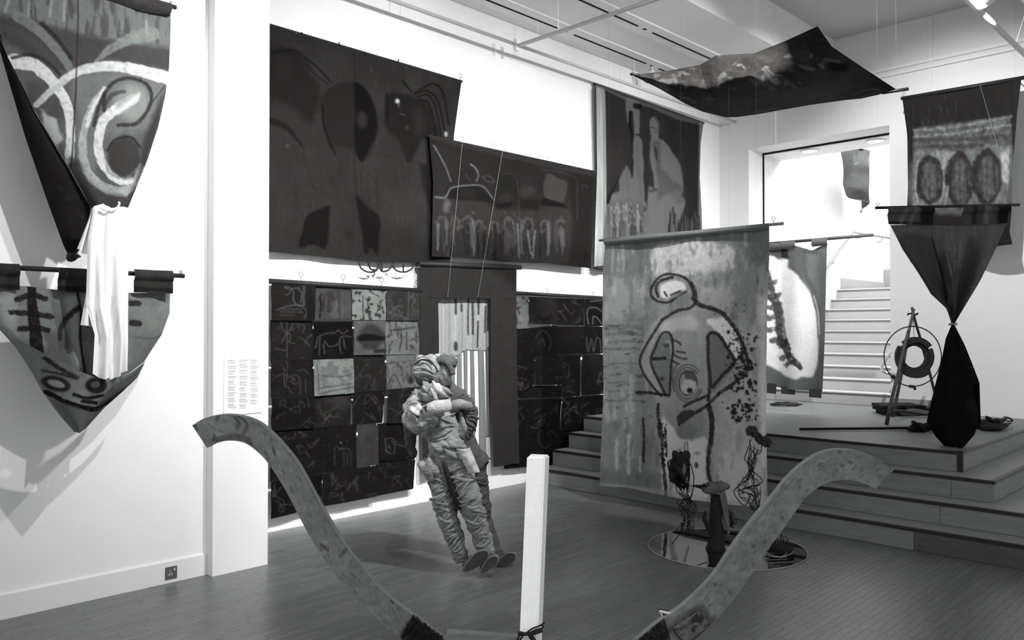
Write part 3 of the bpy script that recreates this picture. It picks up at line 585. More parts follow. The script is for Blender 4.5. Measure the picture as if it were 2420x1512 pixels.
patch([(775, 1006), (842, 1002), (841, 1107), (775, 1116)], 36, jug)
patch([(844, 1007), (891, 1004), (894, 1098), (842, 1102)], 78, lambda c: c.blotch(None, 58, .1, 14, 20, 3, .6, .3), .008)
patch([(893, 1001), (988, 996), (982, 1086), (897, 1090)], 36, lambda c: c.lines([[(912, 1035), (915, 1070)], [(912, 1040), (925, 1035), (940, 1045)], [(910, 1062), (925, 1072)], [(928, 1042), (935, 1050), (932, 1072)], [(940, 1050), (965, 1058)], [(920, 1050), (924, 1062)]], 2, 105, .85))
patch([(640, 1138), (760, 1119), (760, 1196), (640, 1226)], 30, sk(8, (650, 1140, 755, 1205), 9))
patch([(760, 1119), (892, 1099), (888, 1173), (760, 1197)], 38, sk(10, (765, 1120, 885, 1185), 10))
patch([(892, 1090), (982, 1086), (978, 1155), (930, 1166), (888, 1173)][0:3] + [(888, 1173)], 38, sk(11, (900, 1095, 970, 1150), 6, 76))
t = thing('patchwork_hanging', onv(PP, 1320, 698), 'patchwork of black scratched squares beside the steps, right of the doorway-shaped hanging', 'wall hanging')
PP = ('x', -5.965); MB().tube([onv(PP, 1190, 691), onv(PP, 1430, 704)], .02, 10).build('hanging_bar', m_rod, t, True)
eyelet(PP, 1294, 697, t, .05); eyelet(PP, 1402, 702, t, .05); hook(PP, 1294, 697, WL, t); hook(PP, 1402, 702, WL, t)
patch([(1215, 700), (1249, 701), (1250, 778), (1215, 776)], 150, mk(22, 60))
def leafp(c): c.fill([(1268, 705), (1300, 706), (1306, 735), (1285, 757), (1262, 740)], 58, .8, 4).line([(1268, 745), (1285, 755), (1304, 742)], 3, 30)
patch([(1249, 701), (1316, 704), (1316, 766), (1250, 765)], 48, leafp)
patch([(1316, 704), (1382, 706), (1381, 769), (1316, 767)], 38, sk(13, (1320, 710, 1375, 760), 5))
patch([(1382, 706), (1430, 708), (1430, 770), (1382, 770)], 34, lambda c: c.lines([[(1390, 766), (1387, 742), (1392, 728), (1408, 727), (1422, 735)], [(1400, 765), (1402, 748), (1412, 752), (1422, 765)], [(1395, 712), (1420, 710)]], 2.4, 150, .9))
patch([(1215, 778), (1250, 778), (1316, 768), (1316, 838)][0:1] + [(1316, 769), (1316, 839), (1215, 838)], 36, lambda c: c.lines([[(1264, 800), (1275, 782), (1290, 785), (1300, 805), (1295, 830)], [(1270, 812), (1280, 800), (1286, 815)]], 2.2, 92, .8, .8))
patch([(1317, 771), (1430, 772), (1430, 835), (1317, 838)], 38, lambda c: c.lines([[(1388, 798), (1392, 832), (1400, 800), (1405, 830), (1412, 798), (1420, 805), (1422, 832)]], 2, 130, .85))
patch([(1215, 839), (1262, 839), (1262, 908), (1215, 940)], 34, sk(14, (1222, 845, 1255, 930), 5))
patch([(1262, 839), (1330, 839), (1326, 908), (1264, 910)], 40, sk(15, (1290, 850, 1325, 900), 2))
patch([(1228, 913), (1328, 911), (1328, 939), (1228, 942)], 36)
patch([(1330, 839), (1372, 838), (1370, 936), (1328, 938)], 40, sk(16, (1335, 845, 1365, 930), 3))
patch([(1375, 838), (1430, 837), (1430, 930), (1373, 934)], 42, lambda c: c.lines([[(1412, 908), (1418, 880), (1425, 900), (1410, 900)], [(1418, 930), (1428, 920)]], 2, 140, .8))
patch([(1215, 945), (1262, 941), (1300, 938), (1326, 1010)][0:1] + [(1328, 940), (1326, 1018), (1215, 1010)], 32, sk(17, (1225, 950, 1320, 1010), 9, 88))
patch([(1328, 940), (1430, 932), (1430, 1008), (1326, 1018)], 34, sk(18, (1330, 945, 1425, 1010), 12, 104))
patch([(1188, 1008), (1326, 1018), (1326, 1095), (1190, 1108)], 32, lambda c: c.lines([[(1275, 1010), (1273, 1040), (1285, 1058), (1300, 1050)], [(1292, 1030), (1300, 1018), (1312, 1028)]], 2, 88, .8))
patch([(1326, 1018), (1430, 1008), (1430, 1085), (1326, 1095)], 32)
# --- pale-bordered canvas with the kneeling pale figure
PK = ('x', -5.975)
t = thing('painted_hanging', onv(PK, 1530, 240), 'dark canvas with pale border and pale dripping seated figure, beside the corner', 'wall hanging')
c = Cloth(PK, [(1407, 200), (1530, 243), (1662, 290)], [(1662, 290), (1655, 340), (1653, 420), (1658, 500), (1661, 650)], [(1402, 634), (1425, 642), (1661, 655)], [(1407, 200), (1410, 300), (1407, 500), (1402, 634)], base=58, k=KL)
c.mottle(.12, 8, 60, 4)
c.fill([(1400, 190), (1427, 205), (1430, 350), (1432, 560), (1428, 650), (1395, 650)], 176, 1, 2).mottle(.12, 4, 60, 7, poly=[(1400, 190), (1427, 205), (1430, 650), (1395, 650)]).line([(1426, 205), (1430, 350), (1431, 640)], 3, 210, .9)
c.fill([(1407, 195), (1662, 288), (1660, 296), (1600, 282), (1540, 255), (1500, 246), (1428, 212)], 120, .9, 2, 1)
c.fill([(1652, 290), (1665, 290), (1660, 655), (1652, 655), (1650, 420)], 170, .9, 2)
c.fill([(1481, 232), (1512, 243), (1512, 262), (1510, 320), (1500, 318), (1496, 262), (1484, 290)], 140, .9, 2, 1).line([(1490, 265), (1490, 300), (1496, 330), (1495, 420)], (8, 3), 26, .95).line([(1503, 250), (1512, 252)], 14, 30, .9).line([(1506, 320), (1513, 325)], 8, 24)
c.fill([(1498, 326), (1514, 325), (1520, 380), (1521, 450), (1528, 520), (1528, 580), (1430, 580), (1432, 498), (1440, 484), (1447, 458), (1464, 450), (1466, 420), (1478, 392), (1488, 398), (1494, 420), (1497, 400)], 128, .95, 2, 2)
c.fill([(1464, 420), (1470, 404), (1480, 392), (1460, 430), (1448, 455), (1436, 482), (1434, 470)], 22, .8, 2)
c.lines([[(1472, 400), (1473, 450)], [(1480, 396), (1481, 452)], [(1487, 400), (1487, 455)], [(1506, 345), (1508, 420)], [(1512, 400), (1514, 460)]], 1.6, 95, .8)
c.fill([(1536, 285), (1545, 276), (1554, 282), (1558, 300), (1557, 325), (1574, 335), (1590, 360), (1606, 385), (1613, 415), (1616, 445), (1612, 460), (1620, 480), (1612, 510), (1605, 540), (1606, 600), (1524, 600), (1528, 480), (1534, 440), (1545, 445), (1543, 410), (1536, 380), (1537, 340), (1540, 325), (1536, 310)], 138, .95, 2, 2)
c.fill([(1543, 335), (1560, 335), (1562, 350), (1560, 400), (1555, 420), (1548, 380)], 96, .8, 4, 2).fill([(1553, 400), (1575, 405), (1590, 425), (1608, 440), (1615, 450), (1600, 450), (1575, 460), (1555, 470), (1556, 430)], 100, .7, 4, 3).fill([(1588, 430), (1615, 440), (1618, 480), (1600, 480), (1588, 460)], 108, .5, 5, 3)
c.line([(1548, 280), (1556, 290), (1556, 305), (1550, 312)], 4, 92, .8).line([(1538, 300), (1548, 303)], 3, 70, .8).line([(1536, 452), (1550, 448)], 8, 80, .8).line([(1549, 350), (1552, 375)], 5, 50, .8)
c.fill([(1432, 490), (1480, 470), (1527, 480), (1527, 580), (1432, 580)], 100, .55, 8, 4); rg = random.Random(8)
for k in range(46):
    x = 1436 + rg.random() * 90; y = 478 + rg.random() * 60; c.oval((x, y), (2.3, 4), 175, .85, 1.2, n=8).line([(x, y), (x + rg.uniform(-1, 1), y + 20), (x, y + rg.uniform(28, 50))], rg.uniform(2, 4), rg.choice((150, 60, 80, 160)), .6, .5)
for k in range(30):
    x = 1585 + rg.random() * 68; y = 500 + rg.random() * 30; c.line([(x, y), (x, y + 24), (x + 1, y + rg.uniform(30, 60))], rg.uniform(2, 4), rg.choice((110, 40, 95)), .7, .5)
c.lines([[(1586, 500), (1584, 550)], [(1582, 530), (1581, 560)], [(1592, 490), (1594, 530)]], 4, 46, .8, .6).lines([[(1553, 470), (1554, 560)], [(1575, 480), (1573, 560)]], 2, 118, .6)
c.ripple(.012, 2.2, .8).crease(.008, 80, 140, 2).build('canvas', m_canvas, t)
rod('hanging_rod', PK, (1405, 198), (1664, 291), .017, m_rod, t, off=-.01)
for x, y in ((1415, 202), (1655, 288)): hook(PK, x, y, WL, t)
q = Cloth(('x', -5.945), [(1409, 206), (1424, 210)], [(1424, 210), (1426, 400), (1424, 636)], [(1404, 630), (1424, 640)], [(1409, 206), (1411, 400), (1404, 630)], base=182, k=KL * 1.4); q.mottle(.14, 3, 70, 3).ripple(.012, 1.0).build('border_fold', m_canvas, t)
MB().lump(onv(PK, 1412, 634) + Vector((.04, 0, 0)), (.04, .09, .03), 3, .4, 2).build('bottom_weight', m_rod, t, True)

# --- standing-figure canvas hung in front of the steps
PF = ('y', 6.12)
t = thing('painted_hanging', onv(PF, 1640, 548), 'pale canvas with outlined headbowed figure, hung in front of the steps', 'hanging canvas')
c = Cloth(PF, [(1432, 570), (1640, 551), (1817, 534)], [(1817, 534), (1818, 600), (1813, 700), (1810, 950), (1813, 1206)], [(1421, 1146), (1475, 1152), (1530, 1165), (1580, 1174), (1640, 1180), (1720, 1192), (1813, 1206)], [(1432, 570), (1426, 640), (1426, 800), (1430, 900), (1421, 1146)], base=126, k=KM * 1.2, step=2.0)
c.mottle(.14, 40, 90, 3).mottle(.10, 4, 4, 5, 2).mottle(.10, 5, 60, 6)
c.fill([(1421, 640), (1560, 650), (1540, 1172), (1421, 1146)], 96, .6, 20, 10).fill([(1700, 940), (1815, 860), (1813, 1206), (1700, 1190)], 172, .85, 16, 10)  # left darkened, right painted lighter to offset the weaker light there
c.fill([(1425, 575), (1817, 534), (1817, 610), (1760, 620), (1740, 580), (1640, 570), (1560, 575), (1540, 610), (1545, 640), (1430, 650)], 92, .75, 8, 8).lines([[(1450, 585), (1448, 640)], [(1494, 590), (1496, 600)], [(1462, 600), (1462, 640)], [(1525, 630), (1522, 700)]], 6, 150, .5, .9)
c.fill([(1428, 655), (1530, 650), (1530, 740), (1430, 760)], 140, .5, 14, 14).blotch([(1430, 650), (1535, 650), (1530, 800), (1430, 800)], 95, .2, 18, 16, 4, .5)
c.fill([(1538, 620), (1540, 595), (1560, 580), (1600, 573), (1650, 570), (1700, 575), (1732, 592), (1733, 625), (1722, 650), (1700, 640), (1640, 645), (1600, 650), (1545, 650)], 168, .9, 4, 7).mottle(.12, 7, 7, 8, poly=[(1535, 565), (1740, 565), (1740, 660), (1535, 660)])
c.fill([(1660, 678), (1730, 672), (1735, 700), (1710, 740), (1650, 715)], 158, .7, 8, 10).fill([(1700, 640), (1815, 630), (1812, 800), (1770, 760), (1740, 690)], 128, .5, 20, 10)
c.blotch([(1430, 755), (1520, 755), (1520, 990), (1430, 990)], 66, .28, 16, 6, 5, .8)
for y in (770, 776, 790, 808, 826, 860, 905, 925, 948): c.line([(1440, y), (1480, y - 2), (1518, y + 1)], rg.uniform(3, 7), 70, .45, 1.1)
c.blotch([(1425, 980), (1560, 980), (1560, 1160), (1425, 1150)], 86, .15, 14, 50, 7, .6).fill([(1425, 1110), (1570, 1115), (1575, 1172), (1421, 1146)], 96, .6, 8, 6)
c.lines([[(1516, 990), (1518, 1040), (1515, 1092)]], (6, 8), 32, .9, .7).lines([[(1459, 1040), (1458, 1110)], [(1509, 1080), (1508, 1115)], [(1482, 1030), (1483, 1120)]], 7, 168, .6, .9)
c.blotch(None, 168, .18, 18, 60, 31, .4, .3).blotch(None, 84, .22, 12, 42, 33, .45, .25).blotch([(1700, 740), (1815, 740), (1813, 1200), (1690, 1190)], 182, .1, 16, 70, 35, .4, .3)
# body ground
c.fill([(1640, 725), (1700, 745), (1740, 800), (1765, 860), (1740, 900), (1690, 950), (1678, 1000), (1680, 1150), (1670, 1185), (1575, 1172), (1562, 1000), (1550, 950), (1530, 900), (1508, 850), (1530, 780), (1560, 750)], 136, .75, 4)
c.fill([(1670, 760), (1715, 750), (1735, 775), (1748, 820), (1742, 850), (1722, 830), (1700, 790)], 208, .85, 4, 4).fill([(1560, 770), (1600, 748), (1640, 745), (1650, 780), (1600, 780), (1570, 790)], 172, .7, 5, 4)
c.fill([(1560, 1000), (1580, 1000), (1600, 1030), (1640, 1040), (1640, 1060), (1590, 1070), (1575, 1172), (1562, 1172)], 190, .85, 3, 5).fill([(1630, 1055), (1670, 1030), (1672, 1120), (1668, 1185), (1590, 1175), (1600, 1120), (1612, 1060)], 186, .85, 3, 5).fill([(1600, 970), (1665, 960), (1668, 1030), (1640, 1040), (1602, 1010)], 116, .8, 4, 3).oval((1625, 1018), (26, 20), 104, .8, 3)
c.fill([(1562, 955), (1590, 975), (1590, 1005), (1568, 995)], 120, .6, 5).lines([[(1622, 1045), (1620, 1110), (1632, 1160)], [(1628, 1042), (1634, 1090)]], 4, 84, .7).oval((1650, 1098), (4, 7), 40, .9, 2).oval((1652, 1070), (7, 4), 90, .6)
c.fill([(1555, 800), (1585, 790), (1590, 860), (1585, 930), (1565, 930), (1535, 850)], 92, .8, 4, 3).line([(1566, 820), (1578, 806), (1586, 830), (1580, 900)], 5, 150, .7).line([(1544, 848), (1570, 846)], 8, 28, .9, .8).oval((1573, 816), (8, 5), 50, .8).oval((1562, 895), (6, 5), 42, .8)
c.fill([(1678, 795), (1705, 800), (1735, 860), (1700, 910), (1685, 925), (1678, 870)], 92, .75, 4, 3).fill([(1690, 950), (1810, 860), (1805, 1100), (1690, 1060)], 134, .5, 16, 12)  # lower right paint also raised where less lamp light reaches
# black contours
B = 30
c.lines([[(1640, 700), (1640, 690), (1625, 660), (1590, 648), (1560, 653), (1540, 680), (1540, 700), (1555, 712), (1580, 714), (1605, 700), (1622, 690)], [(1555, 700), (1550, 680), (1562, 663), (1590, 655)]], 6, B, .85, .5)
c.fill([(1562, 675), (1590, 662), (1618, 668), (1622, 684), (1600, 690), (1580, 704), (1562, 700)], 205, .9, 3, 2).line([(1570, 690), (1576, 700)], 5, 60).line([(1585, 697), (1608, 688)], 5, 40, .8).line([(1636, 668), (1645, 690), (1645, 715), (1632, 728), (1600, 735), (1565, 755)], 7, B, .8, .6).fill([(1600, 695), (1636, 692), (1634, 722), (1600, 715)], 108, .7, 4)
c.lines([[(1640, 705), (1655, 720), (1680, 728), (1705, 738), (1725, 760), (1732, 770)]], 10, B, .85, .6).lines([[(1565, 755), (1542, 790), (1520, 825), (1509, 855), (1520, 885), (1542, 915), (1560, 935)], [(1548, 820), (1536, 850), (1545, 880), (1562, 915), (1570, 934)], [(1548, 818), (1562, 790), (1578, 785), (1588, 800), (1590, 830), (1584, 870), (1580, 932)]], 6, B, .85, .5)
c.lines([[(1592, 804), (1605, 808), (1610, 815)], [(1590, 835), (1605, 845), (1625, 848)], [(1588, 852), (1605, 860)], [(1600, 830), (1622, 834)]], 5, 40, .8, .6).line([(1502, 928), (1530, 928), (1578, 934)], (8, 6), 26, .9, .6)
c.lines([[(1672, 798), (1682, 786), (1700, 792), (1715, 815), (1735, 855), (1710, 885), (1685, 915)], [(1674, 800), (1675, 850), (1680, 900), (1675, 945)], [(1700, 930), (1740, 900), (1766, 868), (1755, 820), (1740, 780)]], 8, B, .85, .6)
c.lines([[(1700, 930), (1672, 958), (1640, 980), (1605, 1003)], [(1672, 935), (1640, 950), (1620, 960)], [(1605, 985), (1618, 975), (1640, 972)]], 7, B, .85, .5).fill([(1600, 985), (1615, 972), (1638, 972), (1640, 985), (1615, 998), (1602, 998)], 52, .9, 3, 2)
for r_ in (44, 37, 28): c.line([(1628 + r_ * .8 * math.cos(a), 905 + r_ * math.sin(a)) for a in np.linspace(.4 if r_ > 30 else 0, 5.6 if r_ > 30 else 6.3, 14)], 3 if r_ > 30 else 4.5, 50 if r_ > 30 else 34, .65, .4)
c.fill([(1612, 915), (1625, 895), (1645, 900), (1650, 920), (1635, 930), (1618, 928)], 165, .85, 3).oval((1634, 922), (7, 6), B, .95, 2).fill([(1618, 875), (1645, 875), (1650, 900), (1625, 895)], 62, .8, 3, 2).line([(1600, 862), (1588, 890), (1592, 925)], 4, 60, .6)
c.lines([[(1676, 958), (1684, 990), (1682, 1040), (1676, 1080), (1676, 1120), (1682, 1140)]], (12, 8), B, .9, .6).lines([[(1553, 955), (1552, 985), (1560, 1020), (1562, 1080), (1566, 1120), (1570, 1172)]], (6, 9), B, .9, .9).blotch([(1550, 1000), (1572, 1000), (1574, 1100), (1552, 1100)], 30, 0, 10, 14, 6, .9)
c.spots([(1720, 780), (1780, 780), (1790, 1000), (1735, 1000)], 90, (1.2, 4), 34, 4, .9).spots([(1738, 820), (1770, 820), (1775, 920), (1745, 930)], 50, (1.5, 5), 30, 7, .9).spots([(1730, 960), (1780, 955), (1770, 990), (1735, 995)], 40, (1.5, 4.5), 32, 9, .9).spots([(1690, 700), (1800, 700), (1800, 1010), (1690, 1010)], 24, (1, 2), 40, 10).line([(1733, 770), (1752, 815), (1768, 870)], 7, 40, .6, 1)
c.fill([(1790, 700), (1815, 700), (1813, 1100), (1795, 1100)], 215, .55, 8, 4).fill([(1690, 1060), (1800, 1040), (1813, 1206), (1690, 1190)], 165, .5, 14, 10).fill([(1421, 1150), (1813, 1210), (1813, 1200), (1640, 1170), (1421, 1138)], 150, .5, 3)
c.ripple(.03, 1.6, 2.0).ripple(.01, 4.3).crease(.012, 110, 160, 3).build('canvas', m_canvas, t)
q = Cloth(('y', 6.10), [(1430, 562), (1640, 544), (1818, 527)], [(1818, 527), (1818, 542)], [(1430, 580), (1640, 560), (1818, 542)], [(1430, 562), (1430, 580)], base=98, k=KM); q.mottle(.1, 60, 6, 2).fold(lambda u, v: .022 * np.sin(np.pi * v)); q.build('rod_sleeve', m_canvas, t)
MB().tube([onv(PF, 1417, 568), onv(PF, 1851, 528)], .013, 10).build('wooden_rod', mat('pale_wood', 150, .6, .1, 10), t, True)
eyelet(PF, 1828, 529, t, .04)
for x, y in ((1440, 567), (1828, 530)): p = onv(PF, x, y); thread('suspension_line', p, (p.x, p.y, 4.862 if p.x < -4.37 else 5.368), .0003, m_thread, t)

# --- cloth sail under the ceiling
A = on(('z', 3.62), 1494, 177); E1 = on(('z', 3.74), 1655, 153); E2 = on(('z', 3.78), 1692, 131); E3 = on(('z', 3.72), 1782, 126); Bp = on(('z', 3.78), 1932, 62)
C1 = on(('z', 3.72), 1966, 110); Cc_ = on(('z', 3.68), 2118, 211); D = on(('z', 3.52), 1715, 278)
bot = [(1494, 177), (1560, 210), (1620, 245), (1660, 263), (1715, 277), (1745, 276), (1790, 270), (1850, 259), (1920, 247), (2000, 236), (2035, 233), (2075, 224), (2118, 211)]; bz = [3.62, 3.6, 3.57, 3.54, 3.52, 3.52, 3.54, 3.56, 3.59, 3.62, 3.64, 3.66, 3.68]
top = [(1494, 177), (1580, 167), (1655, 153), (1692, 131), (1740, 128), (1782, 126), (1860, 95), (1932, 62)]; tz = [3.62, 3.68, 3.74, 3.78, 3.75, 3.72, 3.75, 3.78]
rgt = [(1932, 62), (1966, 110), (2040, 160), (2118, 211)]; rz = [3.78, 3.73, 3.70, 3.68]
class Sail(Cloth): pass
c = Sail(('z', 3.7), top, rgt, bot, [(1494, 177), (1494, 177.5)], base=42, k=1.0)
def zcurve(poly, zz, n):
    P = np.c_[np.array(poly, float), zz]; d = np.r_[0, np.cumsum(np.hypot(*np.diff(P[:, :2], axis=0).T))]; return np.interp(np.linspace(0, d[-1], n), d, P[:, 2])
n1, m1 = c.n + 1, c.m + 1; U = np.linspace(0, 1, n1)[None]; Vv = np.linspace(0, 1, m1)[:, None]
zt, zb, zr = zcurve(top, tz, n1)[None], zcurve(bot, bz, n1)[None], zcurve(rgt, rz, m1)[:, None]; zl = np.full((m1, 1), 3.62)
Z = (1 - Vv) * zt + Vv * zb + (1 - U) * zl + U * zr - ((1 - U) * (1 - Vv) * zt[0, 0] + U * (1 - Vv) * zt[0, -1] + (1 - U) * Vv * zb[0, 0] + U * Vv * zb[0, -1])
Z = Z - .16 * np.sin(np.pi * U) * np.sin(np.pi * Vv)
Wp = np.array([on(('z', float(z)), float(x), float(y)) for z, x, y in zip(Z.ravel(), c.x, c.y)]); c.W = Wp
c.mottle(.35, 46, 34, 3).mottle(.2, 12, 9, 5).fill([(1650, 225), (1700, 215), (1760, 185), (1850, 195), (1910, 178), (1960, 175), (2020, 185), (2050, 200), (2000, 236), (1850, 259), (1715, 278), (1660, 255)], 62, .7, 24, 16)
c.blotch([(1500, 160), (1700, 160), (1700, 250), (1560, 230)], 95, .25, 22, 14, 5, .5).blotch([(1690, 150), (1960, 120), (1960, 190), (1700, 220)], 98, .3, 26, 16, 8, .6)
c.fill([(1958, 144), (2005, 152), (2003, 168), (1957, 166)], 18, .9, 3).lines([[(1643, 165), (1668, 200), (1692, 226)], [(1780, 128), (1800, 160), (1830, 190)]], 2, 28, .8).lines([[(1770, 180), (1800, 190), (1830, 203)], [(1880, 205), (1870, 200), (1858, 196)], [(1890, 160), (1925, 168)], [(1950, 140), (1985, 146)]], 8, 105, .5, 1).lines([[(2020, 225), (2040, 215), (2075, 210)], [(2030, 230), (2060, 222), (2080, 216)], [(1780, 268), (1800, 262), (1850, 256)]], 3, 86, .6, .6).line([(2060, 195), (2100, 208)], 10, 24, .8)
t = thing('cloth_sail', Vector(Wp.mean(0)), 'dark painted square cloth slung flat like a sail under the ceiling', 'hanging cloth')
c.plane = ('z', 3.7); c.h = .05 * vnoise(c.x, c.y, 60, 30, 3, 6) * np.sin(np.pi * c.u) * np.minimum(1, 4 * c.v * (1 - c.v)); c.build('cloth', m_canvas, t)
far_l = Vector(D) ; dr = (Vector(Cc_) - Vector(bot and on(('z', 3.64), 2035, 233)))
MB().tube([Vector(on(('z', 3.672), 2085, 219)), Vector(on(('z', 3.70), 2146, 210))], .016, 8).build('rod', m_rod, t, True)
MB().tube([Vector(on(('z', 3.62), 1490, 175)), Vector(on(('z', 3.62), 1512, 177))], .010, 8).build('rod', m_rod, t, True)
nl = thing('nylon_line', onv(('z', 4.85), 1832, 40), 'long fine nylon line hanging past the cloth sail under the ceiling', 'line')
p0 = on(('z', 4.86), 1832, 5); thread('line', p0 + np.array([0, 0, .5]), (p0[0], p0[1], 3.45), .0010, m_nylon, nl)
nl['label'] = 'long fine nylon line hanging past the cloth sail under the ceiling'
for (x, y, z), (qx, qy) in zip(((A[0], A[1], 3.62), (Bp[0], Bp[1], 3.78), (Cc_[0], Cc_[1], 3.69)), ((0, 0),) * 3): thread('suspension_line', (x, y, z), (x, y, 5.368), .0003, m_thread, t)

# --- cowrie-shell cloth before the staircase
PC = ('y', 9.3)
t = thing('painted_hanging', onv(PC, 1930, 565), 'grey cloth painted with big white cowrie shell, hung before the stairs', 'hanging canvas')
c = Cloth(PC, [(1790, 588), (1880, 580), (1918, 592), (1955, 574)], [(1955, 574), (1953, 650), (1950, 800), (1945, 925)], [(1785, 905), (1850, 918), (1890, 922), (1945, 925)], [(1790, 588), (1785, 905)], base=96, k=KR, curved=False)
c.mottle(.14, 26, 70, 4)
c.fill([(1816, 604), (1840, 612), (1862, 612), (1862, 632), (1880, 645), (1900, 670), (1918, 700), (1930, 750), (1933, 800), (1930, 855), (1918, 890), (1895, 890), (1880, 896), (1850, 885), (1820, 865), (1800, 840), (1795, 700), (1800, 640)], 222, .97, 3, 2).mottle(.05, 40, 40, 3)
c.fill([(1845, 582), (1862, 590), (1862, 612), (1846, 608)], 40, .9, 2).line([(1922, 700), (1932, 740), (1935, 790)], 3, 190, .9).line([(1916, 690), (1928, 740), (1932, 800)], 3, 62, .7)
c.line([(1812, 640), (1822, 690), (1838, 730), (1845, 790), (1848, 810)], (16, 26), 46, .85, 1.2).line([(1852, 812), (1866, 840), (1880, 855), (1893, 868)], (24, 10), 40, .85, 1.2)
for x, y, w in ((1822, 670, 20), (1828, 700, 26), (1832, 722, 22), (1828, 748, 26), (1832, 775, 26), (1838, 800, 20), (1860, 842, 22), (1872, 856, 18)): c.line([(x - w * .7, y + 5), (x, y), (x + w * .4, y - 4)], 13, 50, .75, 1.2)
c.fill([(1846, 612), (1852, 612), (1855, 800), (1850, 800)], 196, .5, 4).line([(1900, 600), (1905, 650), (1925, 690)], 10, 72, .5)
c.ripple(.03, 2.0, .5).build('canvas', m_canvas, t)
MB().tube([onv(PC, 1788, 578), onv(PC, 2063, 555)], .018, 10).build('hanging_rod', mat('grey_rod', 62, .5), t, True)
for x0, x1, y0, y1 in ((1845, 1880, 573, 586), (1919, 1956, 566, 580), (1792, 1845, 577, 590)):
    q = Cloth(('y', 9.27), [(x0, y0 - 2), (x1, y0 - 4)], [(x1, y0 - 4), (x1, y1)], [(x0, y1 + 3), (x1, y1)], [(x0, y0 - 2), (x0, y1 + 3)], base=84, k=KR); q.fold(lambda u, v: .02 * np.sin(np.pi * v)).build('loop', m_canvas, t)
for x0, x1, y0, y1, g in ((1812, 1835, 905, 930, 62), (1846, 1880, 912, 932, 66), (1912, 1942, 918, 940, 66)):
    Cloth(('y', 9.29), [(x0, y0), (x1, y0 + 2)], [(x1, y0 + 2), (x1 - 1, y1 + 1)], [(x0, y1 - 2), (x1 - 1, y1 + 1)], [(x0, y0), (x0, y1 - 2)], base=g, k=KR).build('tab', m_canvas, t)

# --- small curled cloth in the stairwell
PT = ('x', -5.25)
t = thing('curled_cloth', onv(PT, 2015, 356), 'small grey curled cloth hung high in the bright stairwell', 'hanging cloth')
c = Cloth(PT, [(1985, 352), (2008, 350), (2022, 356), (2046, 360)], [(2046, 360), (2044, 400), (2045, 440), (2043, 500), (2038, 503)], [(1998, 462), (2022, 486), (2038, 503)], [(1985, 352), (1984, 400), (1984, 435), (1998, 462)], base=88, k=KS, step=1.8)
c.mottle(.2, 14, 20, 3).fill([(2030, 375), (2044, 372), (2042, 405), (2036, 425), (2030, 400)], 190, .8, 4, 3).lines([[(1998, 372), (2006, 390), (2012, 385)], [(2015, 455), (2030, 462), (2038, 420)]], 3, 150, .6, .6).fill([(2008, 395), (2030, 400), (2034, 420), (2012, 410)], 62, .7, 5).fill([(2005, 455), (2040, 450), (2042, 480), (2020, 480)], 56, .7, 4, 4)
c.fold(lambda u, v: .16 * np.sin(np.pi * u) + .06 * np.sin(9 * u + 3 * v)).build('cloth', m_smooth, t)
MB().tube([onv(PT, 2003, 351) + Vector((.1, 0, 0)), onv(PT, 2036, 359) + Vector((.1, 0, 0))], .02, 8).build('rod', m_rod, t, True)
hook(PT, 2015, 354, ('x', -5.566), t)

# --- black canvas with three ovals on the back wall
PB = ('y', 10.02)
t = thing('painted_hanging', onv(PB, 2270, 210), 'black canvas with three dark ovals on pale ground, high on the back wall', 'wall hanging')
c = Cloth(PB, [(2133, 234), (2270, 208), (2415, 184)], [(2415, 184), (2405, 260), (2394, 400), (2392, 500), (2388, 550), (2394, 578)], [(2140, 560), (2250, 575), (2340, 584), (2394, 578)], [(2133, 234), (2145, 320), (2147, 440), (2146, 560)], base=30, k=KR)
c.mottle(.15, 4, 60, 3).blotch([(2140, 230), (2260, 220), (2260, 310), (2150, 310)], 60, .35, 3, 30, 5, .5)
c.fill([(2160, 304), (2390, 272), (2392, 320), (2386, 490), (2160, 495)], 82, .85, 3, 4).mottle(.3, 10, 14, 9, poly=[(2160, 300), (2392, 270), (2386, 495), (2160, 495)])
c.lines([[(2162, 309), (2230, 303), (2310, 290), (2390, 276)], [(2162, 324), (2230, 318), (2300, 308), (2388, 296)]], 6, 128, .55, 1.6).lines([[(2165, 332), (2250, 330), (2385, 322)], [(2170, 350), (2260, 345), (2385, 340)]], 10, 46, .6, 1.2)
c.fill([(2165, 360), (2230, 355), (2260, 360), (2300, 352), (2392, 345), (2386, 490), (2160, 490)], 104, .6, 6, 5).fill([(2366, 365), (2390, 345), (2385, 430), (2368, 430)], 150, .85, 4, 3).fill([(2210, 358), (2258, 356), (2245, 395), (2228, 400)], 130, .7, 3, 3)
for (x, y), (rx, ry) in (((2197, 425), (33, 58)), ((2266, 425), (32, 68)), ((2332, 418), (36, 66))):
    c.oval((x, y), (rx, ry), 32, .85, 3, 0, 5).oval((x + 4, y + 2), (rx * .7, ry * .82), 70, .85, 4, 0, 6).lines([[(x - 6, y - 40), (x - 4, y + 45)], [(x + 8, y - 36), (x + 6, y + 40)]], 6, 100, .4, 1.6).lines([[(x + 18, y - 30), (x + 20, y + 30)]], 5, 40, .7, .8)
c.lines([[(2170, 380), (2165, 440), (2172, 480)], [(2228, 395), (2230, 440), (2222, 480)], [(2240, 440), (2232, 485)]], 4, 150, .6, .9).mottle(.3, 7, 9, 21, poly=[(2160, 300), (2392, 270), (2386, 495), (2160, 495)])
c.lines([[(2146, 330), (2150, 485)], [(2390, 300), (2385, 480)]], 3, 66, .6, .9)
c.ripple(.04, 1.2, 1.0).crease(.02, 60, 90, 6).build('canvas', m_smooth, t)
MB().tube([onv(PB, 2130, 233), onv(PB, 2440, 180)], .022, 10).build('hanging_rod', m_rod, t, True)
